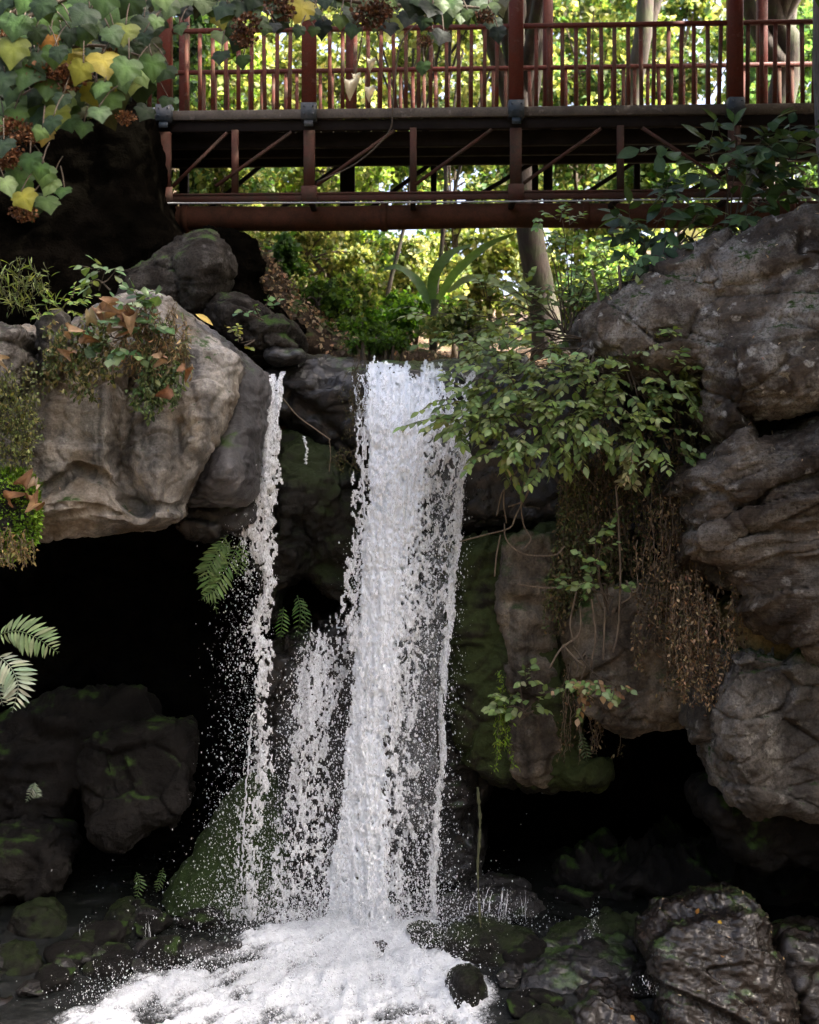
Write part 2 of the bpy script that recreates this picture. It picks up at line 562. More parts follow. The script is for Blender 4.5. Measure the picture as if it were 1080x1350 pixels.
def pool_mat(name):
    """dark clear water with air beaten into it: 'tint' red channel holds how much"""
    m, nt, out = new_mat(name)
    L = nt.links.new
    tc = nd(nt, 'ShaderNodeTexCoord').outputs['Object']
    at = nd(nt, 'ShaderNodeAttribute', attribute_name='tint')
    sx = nd(nt, 'ShaderNodeSeparateColor'); L(at.outputs['Color'], sx.inputs[0])
    v = noise(nt, tc, 34.0, 7, .75, .5)
    fm = mth(nt, 'ADD', sx.outputs[0], mth(nt, 'MULTIPLY', mth(nt, 'SUBTRACT', v, .5), 1.1))
    fac = ramp(nt, fm, [(.22, 0.0), (.42, .35), (.62, .85), (.95, 1.0)])
    c = mixc(nt, fac, (.006, .007, .006), (.7, .73, .76))
    b = nd(nt, 'ShaderNodeBsdfPrincipled'); L(c, b.inputs['Base Color'])
    L(ramp(nt, fac, [(0.0, .07), (1.0, .5)]), b.inputs['Roughness'])
    bp = nd(nt, 'ShaderNodeBump'); bp.inputs['Strength'].default_value = .7; bp.inputs['Distance'].default_value = .03
    L(v, bp.inputs['Height']); L(bp.outputs[0], b.inputs['Normal']); L(b.outputs[0], out.inputs['Surface'])
    return m


def ground_mat(name):
    m, nt, out = new_mat(name)
    L = nt.links.new
    tc = nd(nt, 'ShaderNodeTexCoord').outputs['Object']
    v = noise(nt, tc, .8, 8, .65); f = noise(nt, tc, 18.0, 6, .7)
    vo = nd(nt, 'ShaderNodeTexVoronoi'); vo.inputs['Scale'].default_value = 7.0; L(tc, vo.inputs['Vector'])
    c = ramp(nt, v, [(.3, (.03, .02, .012)), (.5, (.06, .04, .024)), (.7, (.035, .04, .014))])
    c = mixc(nt, ramp(nt, f, [(.45, 0.0), (.6, .8)]), c, mixc(nt, vo.outputs['Color'], (.2, .12, .06), (.13, .08, .04)))
    b = nd(nt, 'ShaderNodeBsdfPrincipled'); L(c, b.inputs['Base Color']); b.inputs['Roughness'].default_value = .92
    bp = nd(nt, 'ShaderNodeBump'); bp.inputs['Strength'].default_value = .8; bp.inputs['Distance'].default_value = .06
    L(f, bp.inputs['Height']); L(bp.outputs[0], b.inputs['Normal']); L(b.outputs[0], out.inputs['Surface'])
    return m


M = {}
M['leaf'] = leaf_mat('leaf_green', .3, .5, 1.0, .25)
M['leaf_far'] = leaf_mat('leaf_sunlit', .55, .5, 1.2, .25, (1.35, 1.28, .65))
M['leaf_dry'] = leaf_mat('leaf_dry', .2, .7, 1.0, .2, (1.2, 1.0, .7))
M['stem'] = bark_mat('stem_bark', (.03, .022, .014), (.09, .066, .042), 2.0)
M['twig_green'] = bark_mat('stem_green', (.025, .035, .012), (.075, .075, .032), 2.0)
M['root'] = bark_mat('root_bark', (.06, .044, .03), (.19, .145, .1), 3.0)
M['bark'] = bark_mat('trunk_bark', (.014, .01, .007), (.05, .035, .023), 1.0, .5)
M['bark_grey'] = bark_mat('trunk_grey', (.05, .045, .04), (.15, .135, .12), 1.2, .2)
M['ground'] = ground_mat('forest_floor')
M['foam'] = foam_mat('falling_foam', holes=.33, scale=34, trans=.2, soft=.12, rough=.16, vst=.3)
M['foam_lace'] = foam_mat('falling_lace', (.95, .97, .99), .3, .12, holes=.4, scale=38, vst=.35, soft=.13)
M['drop'] = foam_mat('flung_drops', (.9, .92, .95), .3, .15)
M['film'] = film_mat('water_film')
M['pool'] = pool_mat('pool_water')
M['red'] = paint_mat('painted_red_steel', (.085, .016, .009), .45, (.07, .035, .025), .55, .12)
M['redrail'] = paint_mat('faded_red_wood', (.085, .018, .009), .5, (.05, .07, .045), .7, .15)
M['rust'] = paint_mat('rusty_steel', (.045, .014, .007), .6, (.022, .026, .018), .75)
M['pipe'] = paint_mat('rusty_pipe', (.07, .024, .01), .7, (.03, .018, .01), .8)
M['dark'] = paint_mat('shade_dark_beam', (.01, .006, .004), .5, (.006, .004, .003), .8)  # near-black colour stands for shade under the deck and on the far truss
M['deck'] = paint_mat('weathered_plank', (.09, .073, .056), .6, (.045, .036, .03), .85, .3)
M['plate'] = paint_mat('blue_grey_plate', (.02, .03, .038), .5, (.1, .09, .085), .5, .35)
M['cable'] = paint_mat('grey_cable', (.25, .25, .25), .2)
M['moss'] = leaf_mat('moss_green', .3, .8, 1.0, .1)


# ================================================================== ROCKS
def resample(poly, s):
    poly = np.asarray(poly, float)
    nxt = np.roll(poly, -1, 0)
    out = []
    for a, b in zip(poly, nxt):
        n = max(1, int(round(np.linalg.norm(b - a) / s)))
        out.append(a + (b - a) * (np.arange(n) / n)[:, None])
    return np.concatenate(out)


def chaikin(poly, k=1):
    poly = np.asarray(poly, float)
    for _ in range(k):
        n = np.roll(poly, -1, 0)
        poly = np.stack([poly * .8 + n * .2, poly * .2 + n * .8], 1).reshape(-1, 2)
    return poly


def poly_dist(pts, poly):
    a = poly; b = np.roll(poly, -1, 0); d = b - a
    best = np.full(len(pts), 1e9)
    for k in range(len(a)):
        t = np.clip(((pts - a[k]) @ d[k]) / (d[k] @ d[k] + 1e-9), 0, 1)
        q = a[k] + t[:, None] * d[k]
        best = np.minimum(best, ((pts - q) ** 2).sum(1))
    return np.sqrt(best)


def inside(pts, poly):
    x, y = pts[:, 0], pts[:, 1]
    r = np.zeros(len(pts), bool)
    a = poly; b = np.roll(poly, -1, 0)
    for k in range(len(a)):
        (x0, y0), (x1, y1) = a[k], b[k]
        c = ((y0 > y) != (y1 > y)) & (x < (x1 - x0) * (y - y0) / (y1 - y0 + 1e-12) + x0)
        r ^= c
    return r


def line_dist(pts, line):
    line = np.asarray(line, float)
    best = np.full(len(pts), 1e9)
    for a, b in zip(line[:-1], line[1:]):
        d = b - a
        t = np.clip(((pts - a) @ d) / (d @ d + 1e-9), 0, 1)
        best = np.minimum(best, ((pts - (a + t[:, None] * d)) ** 2).sum(1))
    return np.sqrt(best)


ROCKSEED = [0]


def voxel(V, T3, size):
    me = bpy.data.meshes.new('raw'); me.from_pydata(V.tolist(), [], T3.tolist()); me.update()
    o = bpy.data.objects.new('raw', me); COL.objects.link(o)
    md = o.modifiers.new('r', 'REMESH'); md.mode = 'VOXEL'; md.voxel_size = float(size); md.adaptivity = 0
    dg = bpy.context.evaluated_depsgraph_get()
    ev = o.evaluated_get(dg); m2 = ev.to_mesh()
    co = np.empty(len(m2.vertices) * 3, np.float32); m2.vertices.foreach_get('co', co)
    q = np.empty(len(m2.loops), np.int32); m2.loops.foreach_get('vertex_index', q)
    ev.to_mesh_clear()
    bpy.data.objects.remove(o); bpy.data.meshes.remove(me)
    return co.reshape(-1, 3).astype(float), q.reshape(-1, 4).astype(np.int64)


def rock_mesh(poly, D, T, s=5, r=40, RD=.35, rb=90, slope=(0, 0), bumps=(), grooves=(), steps=(),
              amp=(.10, .05, .06, .02), block=(1.3, 1.3, 1.6), strata=0.0, dip=(0, 0), edge=3.0, corner=1, vox=.8, facet=.0, fst=(.75, .9, 1.4)):
    """A solid boulder: the outline (photo pixels at depth D) is its silhouette, the front is shaped by
    slope / bumps / grooves, the back closes T metres further away; then broken up by noise."""
    ROCKSEED[0] += 7
    sd = ROCKSEED[0]
    out = resample(chaikin(poly, corner), s)
    q = np.concatenate([out / 40.0, np.full((len(out), 1), sd * 1.7)], 1)
    out = out + edge * np.stack([fbm(q, 3, sd), fbm(q + 50, 3, sd)], 1) + edge * .35 * rng.normal(size=out.shape)
    lo, hi = out.min(0), out.max(0)
    gx, gy = np.meshgrid(np.arange(lo[0], hi[0], s), np.arange(lo[1], hi[1], s * .9))
    gx[::2] += s * .5
    pts = np.stack([gx.ravel(), gy.ravel()], 1) + rng.uniform(-.22 * s, .22 * s, (gx.size, 2))
    pts = pts[inside(pts, out)]
    pts = pts[poly_dist(pts, out) > s * .55]
    n0 = len(out)
    allp = np.concatenate([out, pts])
    vs, es, fs, *_ = delaunay_2d_cdt([Vector(p) for p in allp], [(k, (k + 1) % n0) for k in range(n0)], [], 1, 1e-5)
    uv = np.array([(v.x, v.y) for v in vs]); tri = np.array([list(f) for f in fs if len(f) == 3])
    # boundary = vertices on edges used once
    e = np.sort(np.concatenate([tri[:, [0, 1]], tri[:, [1, 2]], tri[:, [2, 0]]]), 1)
    ue, cnt = np.unique(e, axis=0, return_counts=True)
    bd = np.zeros(len(uv), bool); bd[ue[cnt == 1].ravel()] = True
    dist = poly_dist(uv, out); dist[bd] = 0
    c = uv.mean(0)
    dep = D + slope[0] * (uv[:, 0] - c[0]) / 100 + slope[1] * (uv[:, 1] - c[1]) / 100
    for (bu, bv, ru, rv, a) in bumps:
        dep = dep - a * np.exp(-((uv[:, 0] - bu) / ru) ** 2 - ((uv[:, 1] - bv) / rv) ** 2)
    for (ln, w, a) in grooves:
        dep = dep + a * np.exp(-(line_dist(uv, ln) / w) ** 2)
    for (ln, w, a) in steps:      # everything below / right of the line moves by a (towards the camera if positive)
        ln = np.asarray(ln, float)
        side = uv[:, 1] - np.interp(uv[:, 0], ln[:, 0], ln[:, 1])
        dep = dep - a * sstep(-w, w, side)
    k = np.clip(dist / r, 0, 1)
    dep = dep + RD * (1 - np.sqrt(1 - (1 - k) ** 2))
    Vf = PA(uv[:, 0], uv[:, 1], dep)
    kb = np.clip(dist / rb, 0, 1)
    Vb = PA(uv[:, 0], uv[:, 1], D + RD)
    Vb[:, 1] = np.maximum(Vf[:, 1] + .1, D + RD + T * np.sqrt(1 - (1 - kb) ** 2))
    inn = np.where(~bd)[0]
    mp = np.arange(len(uv)); mp[inn] = len(uv) + np.arange(len(inn))
    V = np.concatenate([Vf, Vb[inn]])
    a, b_, cc = V[tri[:, 0]], V[tri[:, 1]], V[tri[:, 2]]
    nn = np.cross(b_ - a, cc - a)
    flip = nn[:, 1] > 0
    tri[flip] = tri[flip][:, ::-1]
    keep = ~(bd[tri].all(1))
    back = mp[tri][:, ::-1]
    T3 = np.concatenate([tri[keep], back[keep]])
    used = np.unique(T3); mq = np.full(len(V), -1); mq[used] = np.arange(len(used))
    V, Q = voxel(V[used], mq[T3], max(.018, vox * s / F * D))
    ea = np.concatenate([Q[:, [0, 1]], Q[:, [1, 2]], Q[:, [2, 3]], Q[:, [3, 0]]])
    deg = np.bincount(ea.ravel(), minlength=len(V)).clip(1)[:, None]

    def avg(X):
        o = np.zeros_like(X)
        for j in range(3):
            o[:, j] = np.bincount(ea[:, 0], X[ea[:, 1], j], len(V)) + np.bincount(ea[:, 1], X[ea[:, 0], j], len(V))
        return o / deg

    def normals(V):
        fn = np.cross(V[Q[:, 2]] - V[Q[:, 0]], V[Q[:, 3]] - V[Q[:, 1]])
        vn = np.zeros_like(V)
        for k in range(4):
            for j in range(3): vn[:, j] += np.bincount(Q[:, k], fn[:, j], len(V))
        return nrm(vn)
    for _ in range(3): V = .5 * V + .5 * avg(V)
    vn = normals(V)
    for _ in range(5): vn = nrm(vn + avg(vn))
    p = V + sd * 3.1
    cd, sn = math.cos(dip[0]), math.sin(dip[0])
    pz = p.copy(); pz[:, 2] = p[:, 2] * cd + p[:, 0] * sn + p[:, 1] * dip[1]
    h = amp[0] * fbm(p * .9, 4, sd) + amp[1] * (ridged(p * 2.1, 4, sd + 1) - .2)
    warp = p + .25 * np.stack([fbm(p * 1.3, 2, sd + 2), fbm(p * 1.3 + 9, 2, sd + 2), fbm(p * 1.3 + 19, 2, sd + 2)], 1)
    f1, f2, idv = worley(np.stack([warp[:, 0] * block[0], warp[:, 1] * block[1], (pz[:, 2] + .2 * warp[:, 2]) * block[2]], 1), sd + 3)
    h += amp[2] * (idv - .5) * 2 * sstep(0, .16, f2 - f1) - amp[2] * .5 * (1 - sstep(0, .09, f2 - f1))
    e1, e2, ei = worley(np.stack([warp[:, 0] * 3.1, warp[:, 1] * 3.1, (pz[:, 2] + .3 * warp[:, 2]) * 4.2], 1) + .6 * np.stack([fbm(p * 3, 2, sd + 12)] * 3, 1), sd + 9)
    h += amp[2] * .42 * (ei - .5) * 2 * sstep(0, .2, e2 - e1) - amp[2] * .3 * (1 - sstep(0, .1, e2 - e1))
    if facet:
        for fs, fa in ((1.15, 1.0), (2.9, .3), (6.5, .1)):
            wq = np.stack([p[:, 0] * .7 + warp[:, 0] * .3, p[:, 1] * .7 + warp[:, 1] * .3, pz[:, 2] * .8 + .2 * warp[:, 2]], 1) * np.array(fst) * fs
            fh, fe = facets(wq, sd + 20)
            h += facet * fa * (fh - .3 * (1 - sstep(0, .035, fe)))
    h += amp[1] * .45 * (ridged(p * 5.5, 3, sd + 8) - .2)
    h += amp[3] * 1.5 * fbm(p * 9, 4, sd + 5, .65)
    if strata:
        q = pz[:, 2] * 4.2 + .55 * fbm(p * .8, 3, sd + 6)
        h += strata * (np.abs((q % 1) - .5) * 2 - .5) + strata * .7 * fbm(np.stack([p[:, 0] * .6, p[:, 1] * .6, pz[:, 2] * 11], 1), 3, sd + 7)
    V = V + vn * h[:, None]
    g = G(); g.add(V, Q)
    return g


def rock(label, poly, D, T, mat, cat='boulder', name='boulder', group=None, kind=None, **kw):
    return single(name, rock_mesh(poly, D, T, **kw), mat, label, cat, group, kind)


RM = {}
RM['pale'] = rock_mat('pale_cliff_stone', (.03, .029, .028), (.115, .107, .097), (.34, .32, .29), .1, .02, .55, .42, .1, ochre=.18, bump=.55)
RM['grey'] = rock_mat('grey_bank_stone', (.026, .024, .021), (.068, .061, .054), (.15, .137, .12), .3, .08, .25, .05)
RM['lich'] = rock_mat('lichened_stone', (.026, .021, .017), (.074, .061, .05), (.155, .132, .11), .75, .03, .25, 0, .2)
RM['strat'] = rock_mat('layered_stone', (.024, .0185, .0145), (.064, .051, .04), (.115, .094, .075), .3, .0, .15, .1, .55, dip=.35)
RM['wet'] = rock_mat('wet_black_stone', (.006, .005, .005), (.013, .0115, .0105), (.03, .027, .025), 0, .06, .3, .95, .1)
RM['wetmoss'] = rock_mat('wet_mossy_stone', (.005, .005, .004), (.011, .01, .008), (.024, .022, .017), 0, .42, .3, .8, mosscol=(.018, .026, .007))
RM['moss'] = rock_mat('mossy_boulder_stone', (.004, .004, .003), (.009, .008, .006), (.02, .018, .014), 0, .32, .15, .7, mosscol=(.013, .02, .005))
RM['wetbrown'] = rock_mat('wet_brown_stone', (.006, .004, .003), (.0125, .0085, .006), (.026, .018, .013), 0, .05, .1, 1.0, .25, dip=.6, bump=.6)
RM['cave'] = rock_mat('shade_dark_cave_stone', (.0045, .004, .0035), (.0095, .0085, .0075), (.022, .02, .018), 0, .06, .1, .3)  # stone darkened so its colour carries the shade of the caves
RM['column'] = rock_mat('stained_wall_stone', (.024, .02, .017), (.085, .072, .057), (.19, .165, .13), .1, .2, .75, .15, ochre=.1)
RM['mosswall'] = rock_mat('moss_hung_stone', (.008, .008, .006), (.018, .016, .011), (.035, .032, .02), 0, .62, .4, .4, mosscol=(.03, .04, .012))
RM['yellow'] = rock_mat('ochre_stone', (.07, .055, .02), (.16, .12, .05), (.24, .19, .09), .1, .2, .2, 0)
RM['earth'] = rock_mat('shade_dark_earth', (.001, .0009, .0007), (.002, .0017, .0012), (.005, .004, .003), 0, .0, .1, 0)  # albedo cut near black; shade of bridge and foliage put into the colour
RM['slope'] = rock_mat('leafy_slope', (.012, .009, .006), (.032, .022, .014), (.075, .05, .03), 0, .15, .0, 0)

RM['shoulder'] = rock_mat('wet_shoulder_stone', (.018, .017, .017), (.042, .04, .041), (.1, .097, .1), 0, .03, .5, .84, .1, bump=.6)
RM['green'] = rock_mat('green_slab_stone', (.006, .007, .004), (.014, .016, .008), (.03, .03, .02), 0, .95, .15, .5, mosscol=(.019, .034, .008))
RM['shade'] = rock_mat('brown_bank_stone', (.006, .005, .004), (.018, .015, .012), (.042, .036, .029), .1, .1, .2, .05)  # darkened copy of the grey stone, for rocks in shade
RM['black'] = rock_mat('shade_black_wall_stone', (.001, .001, .001), (.002, .002, .002), (.005, .005, .004), 0, .0, .2, .0)  # near-black back walls: cave shade is put into the colour
# ---- upper left bank
rock('huge shade-dark earth bank under the left end of the bridge', [(-130, 60), (60, 90), (170, 120), (206, 150), (210, 200), (222, 252), (248, 310), (330, 345), (350, 420), (200, 470), (-130, 480)],
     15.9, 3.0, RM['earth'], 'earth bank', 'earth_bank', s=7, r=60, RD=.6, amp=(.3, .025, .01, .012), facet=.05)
rock('tall cracked brown boulder just under the pipe at the top left', [(150, 352), (190, 328), (228, 316), (262, 311), (292, 320), (303, 348), (297, 392), (272, 418), (200, 425), (140, 410)],
     15.0, 1.2, RM['shade'], s=4, r=30, RD=.5, bumps=((265, 360, 25, 40, .2),), grooves=(([(215, 320), (235, 360), (240, 420)], 5, .12),), amp=(.08, .03, .02, .02), facet=.12)
rock('dark shaded boulder between the pipe and the leafy slope', [(240, 312), (262, 298), (300, 302), (326, 318), (342, 352), (352, 385), (382, 410), (410, 440), (340, 450), (260, 410)],
     15.4, 1.3, RM['earth'], s=5, r=30, RD=.4, amp=(.1, .04, .02, .02), facet=.12)
rock('low brown boulder above the pale overhang, with small ferns on it', [(272, 412), (283, 393), (305, 384), (330, 395), (360, 418), (388, 440), (402, 466), (355, 472), (320, 474), (296, 452)],
     14.6, 1.0, RM['shade'], s=4, r=26, RD=.4, amp=(.06, .03, .02, .02), grooves=(([(320, 430), (360, 470)], 5, .1),), facet=.10)
rock('small wet slab at the lip beside the thin left stream', [(340, 462), (362, 455), (398, 456), (408, 470), (392, 482), (352, 484)], 14.5, .8, RM['wet'], s=4, r=14, RD=.2, amp=(.04, .03, .03, .015))
rock('long leaf strewn slope running down to the lip', [(318, 305), (345, 330), (372, 372), (405, 408), (440, 436), (490, 458), (560, 466), (600, 480), (560, 500), (400, 500), (330, 440)],
     15.9, 2.0, RM['slope'], 'bank', 'bank', s=5, r=40, RD=.8, amp=(.2, .06, .01, .03))

# ---- left overhang
rock('pale overhanging cliff block with fluted face above the left cave', [(-120, 440), (20, 430), (80, 424), (118, 402), (160, 384), (200, 378), (226, 388), (262, 420), (300, 448), (322, 478), (312, 530), (292, 575), (262, 625), (243, 664), (243, 690), (200, 704), (110, 709), (30, 712), (-120, 714)],
     13.0, 3.6, RM['pale'], 'cliff', 'cliff_block', s=4, r=46, RD=.5, rb=120, slope=(.05, -.16),
     bumps=((100, 560, 55, 80, .2), (143, 540, 20, 90, .2), (212, 615, 34, 50, .22), (268, 560, 22, 60, .2), (60, 672, 90, 22, .16), (185, 682, 60, 14, .22), (100, 660, 40, 12, .14)),
     grooves=(([(170, 500), (160, 570), (158, 610), (166, 640), (184, 668)], 12, .38), ([(40, 652), (70, 640), (100, 618), (138, 628), (160, 654), (185, 672), (240, 669)], 4, .24), ([(235, 480), (196, 525)], 14, .2), ([(236, 560), (232, 620), (225, 655)], 9, .16), ([(105, 560), (112, 610)], 12, .06),
              ([(20, 690), (120, 676), (240, 684)], 3, .07), ([(30, 672), (90, 664), (150, 676), (230, 690)], 3, .06), ([(30, 700), (120, 694), (210, 698)], 2.5, .05), ([(50, 660), (100, 646), (140, 652)], 3, .05)),
     amp=(.07, .022, .03, .012), strata=.008, edge=2.5, vox=.56, facet=.018)
rock('smooth wet rock shoulder with a bluish sheen beside the thin stream', [(226, 400), (262, 424), (300, 450), (336, 478), (350, 494), (352, 560), (340, 640), (328, 664), (285, 668), (238, 668), (252, 610), (284, 540), (290, 480)],
     13.55, 1.6, RM['shoulder'], 'rock', 'rock_shoulder', s=4, r=50, RD=.4, slope=(.1, -.1), bumps=((290, 620, 45, 45, .35), (280, 450, 40, 30, .2)), amp=(.06, .03, .03, .015))
rock('rough dark block under the bluish shoulder, dripping into the cave', [(236, 672), (330, 664), (346, 690), (330, 720), (300, 704), (262, 716), (238, 700)], 13.9, 1.6, RM['wet'], 'rock', 'rock', s=5, r=20, RD=.3, amp=(.08, .05, .08, .02))
rock('rounded grey boulder at the left edge on top of the overhang', [(-60, 425), (0, 420), (38, 424), (46, 445), (40, 480), (22, 515), (-5, 530), (-60, 535)], 12.3, 1.3, RM['grey'], s=4, r=24, RD=.4, amp=(.07, .04, .06, .02))
rock('knobbly grey stone among the plants on the left overhang', [(52, 418), (70, 408), (86, 412), (92, 440), (84, 480), (60, 500), (46, 470)], 12.6, .8, RM['grey'], s=4, r=16, RD=.25, amp=(.04, .03, .04, .015))
rock('brown rock face hanging with creepers at the left edge', [(-60, 520), (10, 515), (38, 530), (40, 580), (30, 640), (30, 700), (-60, 720)], 12.5, 1.4, RM['grey'], 'rock', 'rock', s=5, r=30, RD=.4, amp=(.07, .04, .05, .02))

rock('back wall of the left cave, coloured black for shade', [(-200, 640), (380, 620), (620, 640), (640, 900), (640, 1180), (380, 1200), (100, 1190), (-200, 1200)], 16.3, 1.2, RM['black'], 'cliff', 'cave_wall', s=10, r=60, RD=.3, amp=(.3, .15, .2, .04))
rock('back wall of the right cave, coloured black for shade', [(600, 700), (1300, 640), (1300, 1180), (900, 1190), (600, 1190)], 16.3, 1.2, RM['black'], 'cliff', 'cave_wall', s=10, r=60, RD=.3, amp=(.3, .15, .2, .04))
rock('shade-black rubble on the floor at the back of the right cave', [(720, 1180), (780, 1120), (860, 1140), (940, 1110), (1040, 1130), (1130, 1120), (1250, 1150), (1250, 1240), (760, 1240)], 14.4, 1.4, RM['cave'], 'rock', 'rubble', s=6, r=40, RD=.5, slope=(0, -.2), amp=(.2, .14, .2, .04))
rock('dark filler rock added in the gap between the lichen spotted rock and the layered one', [(930, 540), (1000, 520), (1240, 500), (1240, 640), (1000, 640), (940, 620)], 13.4, 1.6, RM['shade'], 'rock', 'rock', s=6, r=30, RD=.3, amp=(.1, .06, .08, .02))  # rock added in dark stone so the gap reads as shaded
# ---- behind the falls
rock('dark lip ledge the stream pours over', [(322, 500), (352, 476), (392, 468), (432, 466), (470, 476), (520, 480), (580, 478), (645, 470), (700, 470), (720, 560), (650, 640), (560, 690), (505, 690), (482, 640), (452, 612), (410, 585), (372, 560), (345, 560)],
     14.9, 2.6, RM['wet'], 'ledge', 'rock_ledge', s=5, r=50, RD=.45, bumps=((420, 510, 60, 25, .15), (540, 500, 80, 30, .1)), grooves=(([(365, 520), (420, 545), (480, 610)], 10, .12),), amp=(.08, .03, .02, .015), facet=.10)
rock('bulging wet boulder behind the gap between the two falls', [(344, 590), (372, 568), (408, 585), (452, 612), (486, 640), (512, 690), (510, 780), (470, 800), (430, 785), (402, 755), (380, 775), (362, 812), (345, 810), (340, 700)],
     14.75, 2.0, RM['wetmoss'], s=4, r=46, RD=.5, bumps=((400, 640, 50, 50, .25), (375, 700, 18, 70, .2)), grooves=(([(395, 690), (420, 740), (470, 760)], 14, .2),), amp=(.1, .05, .05, .02), facet=.07)
rock('low rock ledge under the lacy cascade', [(345, 880), (375, 842), (420, 826), (440, 806), (490, 800), (600, 795), (640, 900), (640, 1240), (330, 1250), (335, 1050)],
     15.0, 2.0, RM['wet'], 'ledge', 'rock_ledge', s=6, r=50, RD=.4, slope=(0, -.06), amp=(.14, .07, .1, .02))
rock('green mossy slab leaning at the foot of the thin stream', [(205, 1205), (226, 1172), (252, 1126), (284, 1070), (322, 1030), (362, 1012), (378, 1110), (372, 1240), (300, 1250), (215, 1228)],
     13.95, 1.5, RM['green'], 'slab', 'mossy_slab', s=5, r=40, RD=.5, slope=(0, -.22), amp=(.07, .04, .03, .02))

# ---- right wall
rock('black upper wall block right of the main fall', [(596, 560), (640, 520), (760, 470), (930, 470), (960, 640), (900, 730), (742, 704), (690, 700), (600, 716)],
     14.5, 2.6, RM['wet'], 'cliff', 'cliff_block', s=6, r=40, RD=.3, amp=(.08, .03, .02, .02), facet=.14)
rock('moss hung wall block with a pale stained corner, under the shrub', [(588, 722), (650, 708), (700, 698), (746, 692), (800, 700), (862, 720), (852, 830), (800, 900), (768, 948), (772, 985), (800, 1012), (806, 1034), (748, 1046), (690, 1046), (640, 1038), (612, 1008), (594, 968)],
     14.0, 2.6, RM['mosswall'], 'cliff', 'cliff_block', s=4, r=30, RD=.3, slope=(-.12, 0), bumps=((700, 860, 40, 200, .12),), grooves=(([(655, 700), (652, 1040)], 8, .05),), amp=(.06, .03, .05, .02), facet=.06)
rock('pale streaked rock column standing against the mossy wall', [(657, 706), (700, 697), (742, 696), (748, 760), (744, 850), (752, 920), (742, 1000), (735, 1040), (690, 1042), (668, 1028), (672, 950), (660, 860), (655, 780)],
     13.85, .6, RM['column'], 'rock', 'rock_column', s=4, r=24, RD=.3, slope=(.1, 0), bumps=((690, 850, 22, 180, .1),), grooves=(([(655, 793), (750, 800)], 5, .1), ([(655, 858), (750, 866)], 4, .07), ([(655, 930), (750, 938)], 5, .08)), amp=(.04, .025, .04, .015), edge=2, facet=.05)
rock('blunt grey block behind the hanging dead vines', [(742, 800), (800, 760), (900, 740), (965, 780), (962, 880), (940, 920), (926, 958), (880, 968), (818, 971), (788, 952), (762, 932)],
     13.5, 2.0, RM['column'], 'cliff', 'cliff_block', s=4, r=34, RD=.4, slope=(0, -.1), amp=(.05, .02, .02, .02), facet=.10)

# ---- right rocks
rock('big lichen spotted rock under the right end of the bridge', [(772, 402), (800, 380), (838, 362), (880, 342), (930, 330), (985, 310), (1030, 292), (1080, 278), (1200, 268), (1220, 430), (1220, 552), (1090, 536), (1040, 546), (1000, 556), (966, 582), (944, 570), (936, 548), (934, 520), (928, 482), (880, 492), (830, 490), (785, 466), (764, 440)],
     12.6, 3.0, RM['lich'], 'rock', 'rock', s=4, r=46, RD=.6, rb=110, slope=(-.25, -.18), bumps=((1000, 490, 70, 60, .22), (1040, 400, 60, 30, -.08), (870, 400, 40, 30, .1)),
     grooves=(([(930, 385), (990, 375), (1080, 345)], 10, .1), ([(960, 430), (1010, 420), (1090, 440)], 7, .08)), amp=(.08, .02, .02, .02), strata=.012, vox=.56, facet=.15)
rock('layered brown rock jutting from the right edge', [(906, 648), (912, 622), (934, 606), (958, 582), (985, 560), (1002, 586), (1030, 588), (1062, 572), (1090, 556), (1220, 540), (1220, 900), (1085, 876), (1056, 858), (1046, 832), (1008, 812), (978, 786), (944, 762), (912, 742), (906, 700)],
     12.0, 3.0, RM['strat'], 'rock', 'rock', s=4, r=34, RD=.5, rb=110, slope=(-.12, 0), bumps=((960, 640, 40, 40, .12),),
     grooves=(([(908, 700), (960, 690), (1020, 640), (1100, 620)], 5, .1), ([(908, 745), (980, 700), (1060, 700), (1120, 680)], 6, .1), ([(930, 640), (965, 660), (990, 700)], 4, .1), ([(960, 770), (1040, 740), (1120, 750)], 5, .08)),
     amp=(.07, .03, .02, .02), strata=.03, dip=(-.35, .1), block=(.8, .8, 2.6), vox=.56, facet=.13, fst=(.42, .7, 2.3))
rock('ochre stained rock tucked beneath the layered rock', [(955, 800), (985, 780), (1040, 815), (1080, 850), (1110, 880), (1060, 890), (1000, 880), (962, 850)], 12.7, 1.6, RM['yellow'], 'rock', 'rock', s=5, r=24, RD=.3, amp=(.06, .04, .04, .02))
rock('angular grey block with a lit left edge below the layered rock', [(956, 862), (985, 846), (1050, 858), (1110, 890), (1220, 880), (1220, 1092), (1090, 1091), (1040, 1080), (1016, 1076), (986, 1088), (962, 1046), (934, 1000), (928, 940), (944, 895)],
     12.4, 2.4, RM['grey'], 'rock', 'rock', s=4, r=22, RD=.3, rb=100, bumps=((985, 960, 36, 120, .25),), grooves=(([(930, 988), (960, 1005), (1000, 1070)], 4, .07),), amp=(.05, .02, .015, .018), vox=.56, facet=.15)
rock('dark block hanging in the shade under the angular grey rock', [(930, 1040), (985, 1060), (1220, 1070), (1220, 1150), (1040, 1150), (990, 1150), (950, 1110)], 13.0, 1.8, RM['cave'], 'rock', 'rock', s=6, r=26, RD=.3, amp=(.1, .05, .08, .02))

rock('unseen rock added beyond the right edge to keep sun out of the cave', [(1150, 560), (1300, 520), (1500, 560), (1520, 1000), (1480, 1230), (1180, 1220), (1160, 1000)], 12.0, 3.5, RM['grey'], 'cliff', 'cliff_block', s=10, r=60, RD=.4, amp=(.2, .08, .1, .03))  # out of view, added to block sun leaking into the right cave
